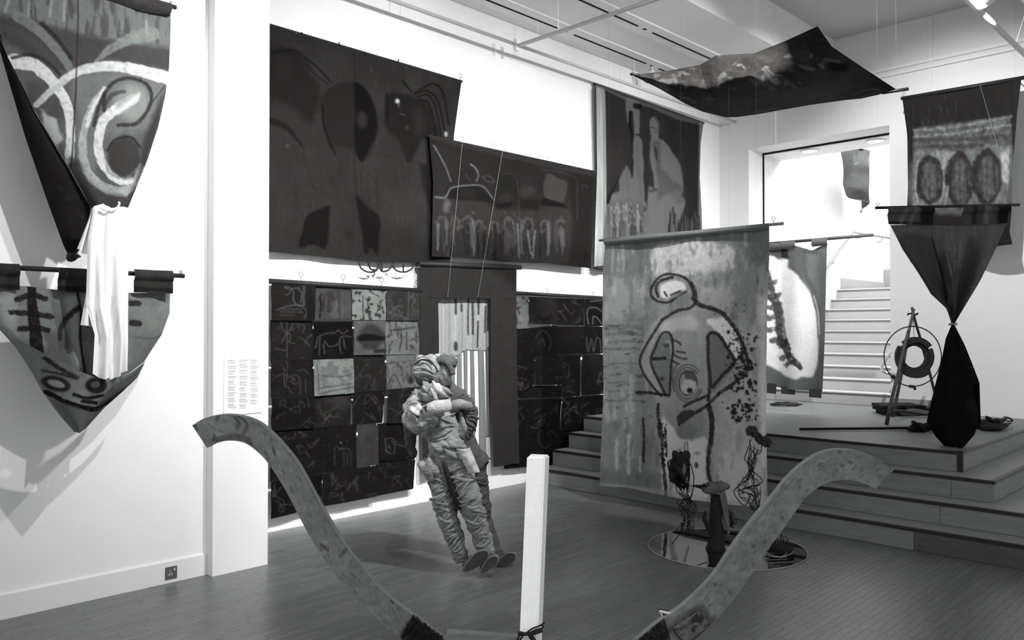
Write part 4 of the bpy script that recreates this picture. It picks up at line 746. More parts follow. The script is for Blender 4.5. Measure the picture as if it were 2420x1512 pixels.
eyelet(PB, 2136, 232, t, .05)
for x, y in ((2150, 230), (2400, 187)): hook(PB, x, y, WB, t)
nl = thing('nylon_line', onv(('y', 10.0), 2330, 205), 'fine slanting nylon line in front of the black three-ovals canvas', 'line')
thread('line', on(('y', 9.98), 2316, 200), on(('y', 9.93), 2358, 345), .0018, m_nylon, nl)

# --- hourglass-shaped cloth, tied at its waist, standing on the platform
PG = ('d', 6.95)
t = thing('hourglass_hanging', onv(PG, 2235, 490), 'hourglass-shaped dark cloth tied at waist, falling onto the raised platform', 'hanging cloth')
c = Cloth(PG, [(2104, 532), (2180, 530), (2250, 534), (2380, 527)], [(2380, 527), (2350, 590), (2315, 660), (2285, 712), (2254, 765)], [(2250, 766), (2254, 765)], [(2104, 532), (2130, 590), (2165, 645), (2195, 695), (2232, 728), (2250, 766)], base=62, k=KM * 1.6, step=2.2)
c.mottle(.12, 8, 60, 3).fill([(2120, 560), (2200, 560), (2215, 600), (2235, 595), (2250, 620), (2262, 580), (2275, 640), (2290, 560), (2310, 600), (2280, 720), (2250, 765), (2180, 690)], 42, .8, 6, 5)
c.lines([[(2215, 590), (2222, 640), (2238, 690), (2248, 750)], [(2232, 600), (2240, 650)], [(2258, 580), (2255, 640)], [(2270, 570), (2265, 630)]], 5, 78, .6, .7).lines([[(2204, 560), (2225, 640), (2245, 740)]], 3, 20, .9)
c.fold(lambda u, v: (.07 * np.sin(14 * u + 1) + .03 * np.sin(31 * u)) * np.minimum(1, 1.6 * v) * (1.25 - v)).build('upper_cloth', m_canvas, t)
c = Cloth(PG, [(2249, 766), (2255, 766)], [(2255, 766), (2280, 815), (2298, 860), (2318, 905), (2305, 912), (2315, 960), (2320, 1000), (2305, 1025), (2275, 1045), (2252, 1057)], [(2230, 1052), (2252, 1057)], [(2249, 766), (2235, 800), (2225, 850), (2205, 930), (2190, 995), (2210, 1030), (2230, 1052)], base=16, k=KM, step=2.6)
c.mottle(.2, 10, 40, 3).lines([[(2240, 850), (2262, 838), (2282, 820)], [(2272, 940), (2276, 1050)]], 2, 44, .5)
c.fold(lambda u, v: (.16 * np.sin(np.pi * u) + .05 * np.sin(11 * u)) * np.minimum(1, 1.5 * v)).build('lower_cloth', m_canvas, t)
c = Cloth(PG, [(2249, 766), (2255, 766)], [(2255, 766), (2280, 815), (2298, 860), (2315, 905), (2318, 1000), (2290, 1030)], [(2205, 1020), (2290, 1030)], [(2249, 766), (2235, 800), (2225, 850), (2205, 930), (2192, 995), (2205, 1020)], base=16, k=KM, step=6)
c.fold(lambda u, v: -.16 * np.sin(np.pi * u) * np.minimum(1, 1.5 * v)).build('lower_cloth', m_canvas, t)
MB().tube([onv(PG, 2252, 766) + Vector((.028 * math.cos(a), .028 * math.sin(a), .004 * math.sin(3 * a))) for a in np.linspace(0, 6.28, 16)[:-1]], .008, 6, close=True).build('waist_tie', mat('pale_cord', 150, .8), t, True)
for tp, bt, l, r_, g in (([(2094, 489), (2206, 487)], [(2100, 530), (2206, 532)], None, None, 66), ([(2272, 486), (2387, 484)], [(2272, 532), (2380, 527)], None, None, 60)):
    q = Cloth(('d', 6.93), tp, [tp[1], bt[1]], bt, [tp[0], bt[0]], base=g, k=KM, step=2)
    q.mottle(.2, 20, 30, 4)
    if g == 66: q.fill([(2172, 488), (2206, 488), (2206, 532), (2176, 530)], 24, .95, 3, 2).line([(2100, 526), (2206, 528)], 7, 30, .9).lines([[(2165, 488), (2150, 530)], [(2142, 490), (2130, 525)]], 8, 100, .5, .8)
    else: q.fill([(2356, 484), (2388, 484), (2382, 530), (2358, 530)], 20, .95, 3).lines([[(2302, 486), (2302, 530)]], 12, 30, .8, .4).lines([[(2332, 486), (2330, 528)]], 14, 96, .6, .6)
    q.fold(lambda u, v: .03 * np.sin(np.pi * np.minimum(1, 2.2 * v))).build('rod_loop', m_canvas, t)
MB().tube([onv(PG, 2069, 491), onv(PG, 2409, 484)], .0125, 10).build('hanging_rod', m_rod, t, True)
eyelet(PG, 2075, 490, t, .03)
for x in (2075, 2403):
    p = onv(PG, x, 488); thread('suspension_line', p, (p.x, p.y, 5.368 if p.x < -2.02 else 4.862), .0003, m_thread, t)

# --- near wall: upper hanging
PU = ('x', -5.0)
t = thing('painted_hanging', onv(PU, 200, -45), 'dark painted cloth with white brush curves, gathered to a point above the draped white cloth', 'wall hanging')
c = Cloth(PU, [(-60, -118), (0, -101), (402, 12)], [(402, 12), (403, 60), (400, 160), (391, 230), (375, 300), (350, 375), (325, 440), (303, 494)], [(213, 492), (260, 505), (303, 494)], [(-60, -118), (-20, 40), (15, 132), (85, 268), (160, 392), (213, 492)], base=88, k=KN, step=2.6)
c.mottle(.16, 40, 60, 2).fill([(-60, -118), (402, 12), (403, 115), (300, 110), (200, 85), (100, 60), (-20, 30)], 108, .85, 5, 6)
c.blotch([(0, -60), (403, 20), (403, 110), (0, 60)], 62, .05, 12, 60, 4, .7, .3).lines([[(20, 0), (12, 28)], [(68, 0), (66, 40)], [(122, 2), (116, 40)], [(152, 5), (150, 50)], [(345, 50), (346, 90)]], 7, 160, .55, .9)
c.fill([(-20, 35), (80, 55), (180, 78), (270, 100), (403, 115), (402, 165), (300, 150), (230, 150), (150, 175), (60, 130), (0, 90)], 60, .85, 8, 5)
c.line([(40, 40), (90, 75), (140, 130), (170, 180)], (26, 18), 118, .8, .6).line([(95, 55), (135, 95), (165, 140)], 9, 40, .8).line([(360, 80), (300, 95), (255, 120), (225, 145)], (34, 10), 128, .75, .9).line([(0, 62), (60, 90), (120, 140)], 16, 70, .6)
c.fill([(180, 185), (300, 175), (395, 195), (385, 270), (340, 310), (280, 320), (240, 330), (215, 420), (182, 380), (176, 260)], 108, .8, 10, 6).fill([(60, 195), (140, 200), (150, 280), (110, 300), (70, 250)], 70, .7, 6)
c.fill([(95, 262), (130, 285), (145, 330), (130, 350), (100, 300)], 190, .8, 4, 4)
c.line([(28, 146), (80, 158), (130, 210), (158, 275), (160, 380)], (34, 18), 205, .95, .7).line([(28, 138), (75, 132), (120, 160), (150, 200)], 8, 42, .8)
c.line([(85, 248), (130, 205), (180, 172), (240, 160), (310, 166), (400, 185)], (14, 30), 196, .95, .7).line([(85, 248), (110, 222), (150, 195)], 12, 170, .8, .6)
c.line([(240, 214), (212, 250), (196, 300), (188, 350), (200, 410), (235, 445), (275, 458), (315, 430), (330, 400)], (14, 26), 168, .85, .9).line([(240, 214), (214, 255), (200, 300)], (8, 10), 210, .8, .9).line([(310, 236), (265, 262), (236, 292), (224, 340), (236, 395), (268, 432), (300, 428)], (24, 16), 214, .9, .8)
c.oval((305, 245), (42, 42), 140, .7, 8, .3).fill([(325, 222), (300, 240), (270, 262), (262, 275), (290, 262), (320, 240)], 205, .85, 4, 3).line([(238, 265), (240, 225), (265, 197), (300, 188), (340, 200), (356, 228), (345, 262), (315, 295), (270, 300)], 9, 42, .85, .6).line([(240, 250), (258, 228), (285, 220)], 10, 50, .7, .7).line([(215, 300), (225, 260), (238, 225)], 8, 44, .8)
c.fill([(392, 215), (380, 290), (350, 375), (320, 450), (303, 494), (280, 492), (320, 430), (330, 350), (350, 300)], 46, .8, 8, 4).oval((285, 376), (40, 50), 52, .95, 6, 0, 2).line([(245, 360), (262, 335), (300, 328), (325, 350)], 6, 36, .8).line([(240, 365), (246, 410), (280, 425), (320, 400)], 5, 120, .6, .8)
c.fill([(160, 385), (213, 492), (260, 505), (300, 492), (280, 470), (240, 460), (200, 430), (178, 380)], 58, .8, 6, 3).line([(184, -60), (182, 60), (176, 180), (168, 300), (164, 400)], 3.5, 40, .9, .2).line([(388, 205), (360, 240)], 4, 50, .7)
c.fold(lambda u, v: .10 * np.sin(np.pi * u) * v + .02 * np.sin(9 * u + 1) * v).crease(.012, 70, 110, 4).build('cloth', m_canvas, t)
c = Cloth(('x', -5.03), [(-60, -118), (-56, -105)], [(-56, -105), (-15, 45), (18, 130), (85, 270), (160, 394), (215, 492), (206, 535), (190, 585), (175, 612)], [(160, 600), (175, 612)], [(-60, -118), (-18, 60), (20, 190), (60, 325), (110, 470), (150, 580), (160, 600)], base=26, k=KN, step=3)
c.mottle(.2, 30, 60, 5).lines([[(130, 440), (165, 480), (195, 520)], [(110, 330), (150, 420)]], 4, 44, .5, .8).fold(lambda u, v: .04 * np.sin(np.pi * u)).build('folded_back', m_canvas, t)
q = Cloth(('x', -4.985), [(-60, -124), (0, -107), (404, 8)], [(404, 8), (400, 40)], [(-60, -95), (150, -40), (240, -5), (330, 25), (400, 40)], [(-60, -124), (-60, -95)], base=56, k=KN); q.mottle(.15, 40, 10, 3).line([(240, -2), (320, 26), (400, 38)], 3, 22).fold(lambda u, v: .03 * np.sin(np.pi * v)).build('rod_sleeve', m_canvas, t)
MB().tube([onv(PU, -60, -114), onv(PU, 416, 18)], .014, 10).build('hanging_rod', m_rod, t, True)
eyelet(PU, 403, 13, t, .02)
MB().lump(onv(('x', -5.0), 172, 606), (.02, .035, .025), 4, .4, 2).build('tied_end', m_rod, t, True)
p = onv(PU, 403, 13); thread('suspension_line', p, (p.x, p.y, 4.9), .002, m_nylon, t)

# --- near wall: lower pouch-shaped hanging
PO = ('x', -4.98)
t = thing('pouch_hanging', onv(PO, 200, 640), 'pouch-shaped cloth with painted eyes on its turned-up flap, hung by tabs from black bar', 'wall hanging')
MB().tube([onv(PO, -60, 628), onv(PO, 435, 652)], .014, 10).build('hanging_bar', m_rod, t, True); eyelet(PO, 427, 651, t, .022)
for x0, x1, y0, y1 in ((-30, 45, 620, 686), (136, 206, 632, 692), (316, 407, 636, 694)):
    q = Cloth(('x', -4.95), [(x0, y0), (x1, y0 + 4)], [(x1, y0 + 4), (x1 + 1, y1)], [(x0, y1 - 3), (x1 + 1, y1)], [(x0, y0), (x0, y1 - 3)], base=52, k=KN, step=2.4); q.mottle(.18, 20, 30, 3).line([(x0, y1 - 12), (x1, y1 - 8)], 10, 26, .8, .8).fold(lambda u, v: .02 * np.sin(np.pi * np.minimum(1, 2 * v)) + .008 * np.sin(8 * u)).build('tab', m_canvas, t)
c = Cloth(('x', -4.985), [(-40, 676), (60, 676), (140, 685), (220, 690), (320, 692), (405, 692)], [(405, 692), (403, 740), (385, 790), (362, 825), (343, 855)], [(-10, 768), (40, 805), (95, 838), (150, 868), (215, 893), (265, 890), (300, 880), (343, 855)], [(-40, 676), (-30, 730), (-10, 768)], base=116, k=KN, step=2.4)
c.mottle(.16, 40, 40, 3).fill([(-10, 700), (32, 690), (34, 790), (0, 770)], 178, .6, 8, 5).fill([(95, 780), (190, 790), (190, 880), (140, 868), (95, 840)], 74, .7, 8, 6).fill([(155, 700), (182, 690), (182, 870), (160, 870)], 168, .7, 6, 4)
c.line([(75, 668), (72, 720), (75, 780), (74, 835)], (20, 34), 22, .95, .5).lines([[(36, 708), (75, 697), (107, 706)], [(22, 738), (70, 742), (118, 748)], [(40, 778), (75, 775), (106, 780)]], 13, 26, .9, .8).line([(182, 728), (155, 750), (138, 775), (133, 800)], (14, 10), 40, .9, .6).line([(184, 690), (188, 740), (181, 800), (184, 885)], 6, 20, .9, .3)
c.lines([[(305, 717), (326, 717)], [(305, 763), (325, 764)]], 14, 32, .9, .6).fill([(300, 780), (385, 790), (345, 852), (300, 878)], 104, .6, 10, 6).line([(310, 795), (360, 800), (385, 790)], 3, 70, .6)
c.fold(lambda u, v: .12 * np.sin(np.pi * np.clip(u, 0, 1)) * v + .015 * np.sin(11 * u)).build('back_cloth', m_canvas, t)
c = Cloth(('x', -4.90), [(-10, 768), (40, 805), (95, 838), (150, 868), (215, 893), (265, 890), (300, 880), (343, 855)], [(343, 855), (325, 892), (290, 925), (245, 965), (205, 1010), (185, 1022)], [(175, 1020), (185, 1022)], [(-10, 768), (40, 825), (75, 880), (100, 925), (140, 980), (175, 1020)], base=132, k=KN, step=2.4)
c.mottle(.12, 30, 30, 4).line([(90, 845), (130, 872), (165, 890)], 9, 44, .85, .7).line([(92, 875), (120, 880), (160, 892)], 6, 46, .8, .7).oval((122, 905), (30, 17), 36, .9, 3, .35).oval((122, 905), (18, 8), 170, .95, 2, .35).oval((210, 908), (27, 19), 34, .95, 3, .1).oval((208, 906), (12, 8), 90, .9, 2)
c.line([(105, 925), (150, 950), (212, 965), (240, 950), (290, 925)], (10, 16), 18, .95, .5).lines([[(160, 930), (190, 938), (230, 932)], [(180, 945), (215, 950)]], 8, 24, .9, .6).fill([(240, 920), (300, 885), (340, 860), (320, 892), (270, 930), (225, 955)], 84, .8, 4, 3)
c.fill([(112, 940), (212, 975), (262, 950), (205, 1012), (178, 1022)], 98, .75, 3)
c.fold(lambda u, v: .14 * np.sin(np.pi * np.clip(u, 0, 1)) * (1 - v * .6)).build('front_flap', m_canvas, t)
p = onv(PO, 427, 651); 
for x in (-50, 427): p = onv(PO, x, 650); thread('suspension_line', p, (p.x, p.y, 4.9), .0003, m_thread, t)

# --- white draped cloth pinned between the two
PV = ('x', -4.78)
t = thing('draped_white_cloth', onv(PV, 255, 485), 'limp white garment-like cloth draped between the two near hangings', 'cloth')
c = Cloth(PV, [(222, 487), (245, 481), (262, 492), (282, 488), (303, 490)], [(303, 490), (306, 560), (306, 700), (304, 800), (300, 876)], [(216, 880), (240, 895), (262, 898), (300, 876)], [(222, 487), (208, 560), (204, 660), (202, 720), (222, 790), (216, 880)], base=240, k=1.0, step=2.4)
c.mottle(.05, 8, 90, 4).lines([[(230, 500), (228, 600), (232, 700)], [(270, 700), (258, 800), (250, 880)], [(285, 640), (276, 760), (268, 860)], [(300, 690), (292, 780), (290, 860)]], 3, 190, .5)
c.fold(lambda u, v: (.024 * np.sin(17 * u + 2 * v) + .013 * np.sin(31 * u - 3 * v)) * (.3 + .7 * v)).build('cloth', paint_mat('white_cotton', .9, .03, 30, .1), t)
c = Cloth(('x', -4.80), [(221, 488), (226, 487)], [(226, 487), (212, 560), (206, 602)], [(182, 588), (206, 602)], [(221, 488), (205, 530), (182, 588)], base=236, k=1.0, step=2.4); c.fold(lambda u, v: .03 * np.sin(7 * u) * v).build('sleeve', MATS['white_cotton'], t)
c = Cloth(('x', -4.79), [(204, 690), (226, 700)], [(226, 700), (228, 772)], [(190, 768), (228, 772)], [(204, 690), (190, 768)], base=236, k=1.0, step=2.4); c.fold(lambda u, v: .02 * np.sin(6 * u)).build('sleeve', MATS['white_cotton'], t)
MB().tube([onv(('x', -4.76), *p) for p in spline([(238, 492), (258, 498), (275, 492), (282, 482), (280, 476)], 12)], [.006] * 11 + [.002], 6).build('hem_tie', mat('white_tie', 235, .9), t, True)
# ------------------------------------------------------------------ rails, lamps, socket, wall text
m_tube = mat('pale_rail_metal', 190, 0.45, metal=0.1)
m_spotw = mat('white_lamp_housing', 225, 0.5)
t = thing('hanging_rail', (-5.75, 5.9, 4.53), 'long pale tube rail running along the top of the long white wall', 'rail')
MB().tube([(-5.75, 0.2, 4.53), (-5.75, 5.94, 4.53)], .019, 10).build('tube', m_tube, t, True); MB().tube([(-5.75, 5.99, 4.53), (-5.75, 10.35, 4.55)], .019, 10).build('tube', m_tube, t, True)
for y in (2.9, 4.58, 6.26, 7.96, 9.6): MB().tube([(-5.75, y, 4.53), (-5.75, y, 4.885)], .004, 5).box((-5.765, y - .015, 4.86), (-5.735, y + .015, 4.884)).build('hanger', m_spotw, t)
t = thing('hanging_rail', (-4.2, 5.93, 4.5), 'pale cross tube rail reaching out from the long wall below the ceiling', 'rail')
MB().tube([(-5.72, 5.95, 4.52), (-2.13, 5.95, 4.52)], .02, 10).build('tube', m_tube, t, True)
MB().box((-5.785, 5.925, 4.47), (-5.735, 5.965, 4.59), .004).build('clamp', m_spotw, t)
MB().tube([(-5.2, 5.95, 4.53), (-5.2, 5.95, 4.87)], .004, 5).build('hanger', m_spotw, t)
t = thing('hanging_rail', (-2.1, 8.0, 4.5), 'pale tube rail at top right, running towards the back wall', 'rail')
MB().tube([(-2.11, 1.2, 4.5), (-2.11, 10.36, 4.5)], .026, 10).build('tube', m_tube, t, True)
for y in (3.0, 5.2, 9.4): MB().tube([(-2.11, y, 4.5), (-2.0, y, 4.875)], .004, 5).build('hanger', m_spotw, t)
t = thing('track_spotlight', (-2.04, 8.05, 4.56), 'lit round spotlight on the tube rail at top right', 'light')
MB().tube([(-2.105, 7.9, 4.52), (-2.08, 7.95, 4.62), (-2.02, 8.0, 4.64)], .02, 8).build('bracket', m_spotw, t, True)
MB().tube([(-1.9, 8.02, 4.66), (-1.95, 8.03, 4.63), (-2.06, 8.04, 4.55)], [.05, .085, .085], 14).build('housing', m_spotw, t, True)
MB().lump((-2.065, 8.04, 4.546), (.075, .075, .075), 0, 0, 2).build('bulb', emit_mat('bulb_glow', 12), t, True)
t = thing('track_spotlight', (-5.56, 8.2, 4.78), 'small white spotlight on the ceiling strip beside left tip of the cloth sail', 'light')
p = on(('z', 4.8), 1541, 168); t.location = p
MB().tube([p + np.array([0, 0, .07]), p + np.array([0, 0, .0]), p + np.array([-.05, .03, -.02])], .014, 8).build('bracket', m_spotw, t, True)
MB().tube([p + np.array([.0, 0, .0]), p + np.array([-.12, .06, -.08])], [.045, .05], 12).build('housing', m_spotw, t, True)

t = thing('wall_socket', (-5.28, 2.24, .066), 'small grey single power socket on the white skirting', 'socket')
m_soc = mat('grey_steel_plate', 92, .45, metal=.2)
MB().box((-5.2805, 2.204, .024), (-5.274, 2.281, .104), .003).build('plate', m_soc, t)
for y, z, s_ in ((2.235, .075, .003), (2.226, .055, .003), (2.247, .055, .003)): MB().tube([(-5.2735, y + .006 * math.cos(a), z + .007 * math.sin(a)) for a in np.linspace(0, 6.28, 11)[:-1]], .0013, 5, close=True).build('pin_hole', mat('socket_light', 190, .5), t)
MB().box((-5.2745, 2.23, .053), (-5.2728, 2.243, .057)).build('shutter', mat('socket_light', 190, .5), t)
MB().box((-5.275, 2.258, .075), (-5.2715, 2.268, .092), .001).build('switch', mat('socket_light', 190, .5), t)

c = Cloth(('x', -5.1965), [(530, 842), (617, 836)], [(617, 836), (618, 975)], [(528, 984), (618, 975)], [(530, 842), (528, 984)], base=236, k=.9, step=.75)
rg = random.Random(12); m_paper = paint_mat('printed_panel', .6, .0, 20, 0)
for x0, x1, y0, y1, off in ((539, 560, 852, 962, 0), (566, 587, 851, 962, -1), (592, 611, 851, 948, -2)):
    y = y0
    while y < y1:
        for k in range(rg.choice((3, 4, 4))):
            xe = x0 + (x1 - x0) * rg.uniform(.55, 1); g = 118 if k == 0 else rg.choice((150, 160, 172)); x = x0
            while x < xe: 
                w = rg.uniform(1.5, 4.5); c.line([(x, y), (min(x + w, xe), y - w * .06)], 1.3, g, .9, 0, False, .5); x += w + 1.0
            y += 2.75
        y += 2.6
c.line([(529, 842), (528, 984)], 1, 200, .8, 0, False).line([(528, 983.5), (618, 974.5)], 1.2, 190, .9, 0, False)
o = c.build('wall_text_panel', m_paper); tag(o, 'pale text panel with three columns of small print, on the white pier', 'sign')
md = o.modifiers.new('thickness', 'SOLIDIFY'); md.thickness = .003; md.offset = -1

# ------------------------------------------------------------------ leaning pair of stuffed cloth figures
def px(x, y, d): return Vector(on(('d', d), x, y))
D_VIEW = Vector((fw[0], fw[1], 0)).normalized()
def stuffed(name, joints, bones, rad, m, root=0, sub=2, strength=.03, parent=None):
    """one continuous padded body grown with a skin over joints; wrinkled by displacement"""
    me = bpy.data.meshes.new(name); me.from_pydata([tuple(j) for j in joints], bones, []); o = bpy.data.objects.new(name, me); link(o, parent)
    sk = o.modifiers.new('skin', 'SKIN'); sk.use_smooth_shade = True
    for i, r_ in enumerate(rad): me.skin_vertices[0].data[i].radius = (r_, r_) if not isinstance(r_, tuple) else r_; me.skin_vertices[0].data[i].use_root = (i == root)
    ss = o.modifiers.new('smooth', 'SUBSURF'); ss.levels = ss.render_levels = sub + 1
    for nm, sz, st in (('wrinkle', .05, strength), ('fine_wrinkle', .02, strength * .5)):
        tx = bpy.data.textures.get(nm) or bpy.data.textures.new(nm, 'CLOUDS'); tx.noise_scale = sz; tx.noise_depth = 3
        dm = o.modifiers.new(nm, 'DISPLACE'); dm.texture = tx; dm.strength = st; dm.mid_level = .5; dm.texture_coords = 'GLOBAL'
    me.materials.append(m); return o
def folds(pairs, m, parent, seed, view=D_VIEW):
    """wound cloth ridges round padded limbs: pairs of (start, end, radius, radius, count)"""
    rg = random.Random(seed); mb = MB()
    for a, b, ra, rb, n in pairs:
        ax = (b - a).normalized(); f = -(view - ax * view.dot(ax)).normalized(); w = ax.cross(f)
        for k in range(n):
            t_ = (k + rg.uniform(.1, .9)) / n; r_ = (ra + (rb - ra) * t_) * rg.uniform(.96, 1.04); c0 = a.lerp(b, t_); tl = rg.uniform(-.6, .6); h = rg.uniform(-.3, .3); s_ = rg.uniform(.7, 1.5)
            P = [c0 + (f * math.cos(q) + w * math.sin(q)) * r_ + ax * (tl * r_ * math.sin(q - h) + .012 * math.sin(3 * q + k)) for q in np.linspace(h - s_, h + s_, 12)]
            e = [.002 + rg.uniform(.006, .011) * math.sin(math.pi * i / 11) for i in range(12)]; mb.tube(P, e, 6)
    o = mb.build('cloth_folds', m, parent, True); o['kind'] = 'stuff'; return o
m_cloth = mat('wrinkled_grey_cotton', 144, .9, .45, 14, (1, 1, 2.2), .9, 42, spec=.1)
m_clothd = mat('dark_grey_cotton', 84, .9, .3, 14, (1, 1, 2), .8, 40, spec=.1)
m_clothl = mat('pale_rag', 190, .9, .2, 16, (1, 1, 1), .8, 45, spec=.1)
m_clothm = mat('mid_pale_rag', 150, .9, .28, 16, (1, 1, 1), .9, 45, spec=.1)
m_strap_gap = mat('dark_strap_and_gap', 36, .8)
t = thing('stuffed_figure', Vector(on(('z', 0), 1110, 1348)), 'leaning stuffed cloth figure with big wrapped head at left, in front of its partner', 'sculpture')
D0 = 5.48
J = [px(1062, 1088, D0), px(1050, 1040, D0 + .02), px(1035, 985, D0 + .06), px(1027, 945, D0 + .1), px(1022, 918, D0 + .12), px(1015, 890, D0 + .12),
     px(1040, 1110, D0), px(1044, 1165, D0 - .02), px(1060, 1230, D0 - .02), px(1084, 1300, D0 + .02), px(1096, 1332, D0 + .03),
     px(1083, 1108, D0 - .04), px(1105, 1165, D0 - .08), px(1125, 1230, D0 - .04), px(1150, 1300, D0), px(1158, 1326, D0 + .02),
     px(990, 942, D0 + .06), px(973, 965, D0), px(972, 1000, D0 - .08), px(990, 1008, D0 - .14), px(1018, 985, D0 - .17), px(1045, 962, D0 - .15),
     px(1058, 948, D0 + .1)]
Bn = [(0, 1), (1, 2), (2, 3), (3, 4), (4, 5), (0, 6), (6, 7), (7, 8), (8, 9), (9, 10), (0, 11), (11, 12), (12, 13), (13, 14), (14, 15), (3, 16), (16, 17), (17, 18), (18, 19), (19, 20), (20, 21), (3, 22)]
Rd = [.125, .115, .125, .10, .06, .06, .088, .082, .07, .058, .045, .095, .09, .072, .06, .045, .075, .062, .056, .052, .045, .04, .07]
stuffed('body', J, Bn, Rd, m_cloth, 0, 2, .05, t)
folds([(J[6], J[7], .092, .085, 9), (J[7], J[8], .085, .072, 10), (J[8], J[9], .072, .06, 11), (J[11], J[12], .098, .09, 8), (J[12], J[13], .09, .074, 10), (J[13], J[14], .074, .06, 11), (J[0], J[2], .125, .125, 9), (J[16], J[18], .07, .058, 9)], m_cloth, t, 4)
hd = MB().lump(px(1009, 872, D0 + .08), (.098, .098, .105), 3, .10, 4).build('wrapped_head', m_cloth, t, True)
MB().lump(px(1010, 895, D0 + .085), (.088, .092, .055), 5, .1, 3).build('chin_wrap', m_clothd, hd, True)
tl = [px(x, y, D0 - .03) for x, y in spline([(979, 862), (995, 850), (1014, 852), (1030, 868), (1034, 880)], 14)]; MB().tube(tl, .005, 6).build('binding_cord', m_strap_gap, hd, True)
for k, pts in enumerate((((977, 872), (1000, 868), (1032, 884)), ((978, 882), (1003, 880), (1034, 893)), ((986, 846), (1005, 842), (1024, 856)))): MB().tube([px(x, y, D0 - .022 + .004 * k) for x, y in spline(pts, 9)], .006, 6).build('wrap_fold', m_cloth, hd, True)
MB().tube([px(1004, 972, D0 - .18), px(1030, 962, D0 - .2), px(1063, 957, D0 - .16)], [.04, .045, .04], 12).build('pale_sleeve', m_clothl, t, True)
MB().lump(px(986, 972, D0 - .13), (.05, .05, .04), 8, .4, 3).build('cuff', m_clothl, t, True)
MB().lump(px(984, 995, D0 - .1), (.07, .06, .07), 9, .45, 3).build('bunched_rag', m_clothm, t, True)
MB().lump(px(1007, 967, D0 - .205), (.02, .02, .026), 10, .3, 2).build('sleeve_opening', m_strap_gap, t, True)
MB().lump(px(1005, 1005, D0 - .08), (.06, .05, .055), 19, .5, 3).build('bunched_rag', m_clothm, t, True)
q = Cloth(('d', D0 - .14), [(1078, 1060), (1110, 1058)], [(1110, 1058), (1122, 1085), (1134, 1116)], [(1108, 1116), (1134, 1116)], [(1078, 1060), (1092, 1085), (1108, 1116)], base=196, k=1.1, step=3); q.mottle(.14, 14, 14, 3).crease(.03, 20, 30, 7).fold(lambda u, v: .03 * np.sin(np.pi * u)); q.build('pale_hip_patch', m_canvas, t, .006)
for k, (x, y, rr, s_) in enumerate(((1020, 1108, (.075, .07, .09), 11), (1066, 1072, (.10, .09, .05), 12), (1045, 1052, (.09, .08, .04), 14), (1075, 1048, (.085, .08, .035), 15))): MB().lump(px(x, y, D0 - .05), rr, s_, .3, 3).build('jacket_fold', m_cloth, t, True)
MB().tube([px(x, y, D0 - .12) for x, y in spline([(1046, 1090), (1062, 1130), (1078, 1175), (1088, 1205)], 10)], [.008, .016, .02, .022, .022, .022, .02, .018, .016, .01], 8).build('trouser_gap_shade', m_strap_gap, t, True)  # dark tube set in as the shade between the trouser legs
def shoe(tip, heel, w, d, lift, name_parent, rear):
    """shoe resting on its heel with the sole turned to the room"""
    a = px(*heel, d); b = px(*tip, d); ax = (b - a).normalized(); n = Vector(-nrm_of(('d', 1))); n = (n - ax * n.dot(ax)).normalized(); bx = ax.cross(n); L_ = (b - a).length; ol = []
    for k in range(26):
        an = 2 * math.pi * k / 26; s_ = .5 - .5 * math.cos(an); wv = w * (math.sin(an)) * (1.0 - .18 * math.sin(2 * math.pi * s_)); ol.append(a + ax * (L_ * s_) + bx * wv)
    so = MB().prism([p - n * .012 for p in ol], n * .02).build('sole', mat('pale_rubber_sole', 112, .8, .15, 20), name_parent, True)
    MB().prism([a + (p - a - ax * L_ / 2) * .86 + ax * L_ / 2 - n * .0135 for p in ol], n * .003).build('tread', mat('worn_sole', 58, .9, .25, 30), so)
    mb = MB()
    mb.tube([a + n * .03 + ax * L_ * f for f in (.04, .2, .45, .75, .95)], [w * .6, w * .95, w * .95, w * .9, w * .4], 14)
    mb.build('upper', m_clothd, name_parent, True); return rear
shoe((1157, 1300), (1094, 1348), .043, D0 - .08, 0, t, 0)
shoe((1178, 1312), (1136, 1352), .033, D0 - .1, 0, t, 0)
t = thing('stuffed_figure', Vector(on(('z', 0), 1190, 1335)), 'stuffed cloth figure with dark cap, one arm bent at its hip, behind its partner', 'sculpture')
D1 = 5.72
J = [px(1100, 1075, D1 - .02), px(1085, 1030, D1), px(1070, 980, D1), px(1058, 940, D1), px(1054, 915, D1), px(1050, 885, D1),
     px(1120, 1100, D1), px(1130, 1160, D1), px(1142, 1230, D1), px(1165, 1295, D1 - .04), px(1182, 1330, D1 - .05),
     px(1085, 940, D1 - .03), px(1108, 962, D1 - .06), px(1113, 992, D1 - .08), px(1098, 1028, D1 - .1),
     px(1000, 950, D1 + .02), px(975, 985, D1), px(968, 1030, D1 - .02), px(975, 1082, D1 - .02)]
Bn = [(0, 1), (1, 2), (2, 3), (3, 4), (4, 5), (0, 6), (6, 7), (7, 8), (8, 9), (9, 10), (3, 11), (11, 12), (12, 13), (13, 14), (3, 15), (15, 16), (16, 17), (17, 18)]
Rd = [.11, .10, .115, .09, .055, .055, .09, .08, .066, .056, .042, .07, .06, .058, .05, .07, .058, .045, .026]
stuffed('body', J, Bn, Rd, m_clothd, 0, 2, .04, t)
folds([(J[6], J[7], .092, .08, 8), (J[7], J[8], .08, .066, 9), (J[11], J[12], .072, .062, 5), (J[12], J[13], .062, .058, 6), (J[13], J[14], .058, .05, 5), (J[15], J[16], .07, .058, 6)], m_clothd, t, 5)
hd = MB().lump(px(1051, 876, D1 - .1), (.072, .075, .11), 21, .1, 4).build('head', m_clothm, t, True)
c0 = px(1045, 862, D1 - .09)
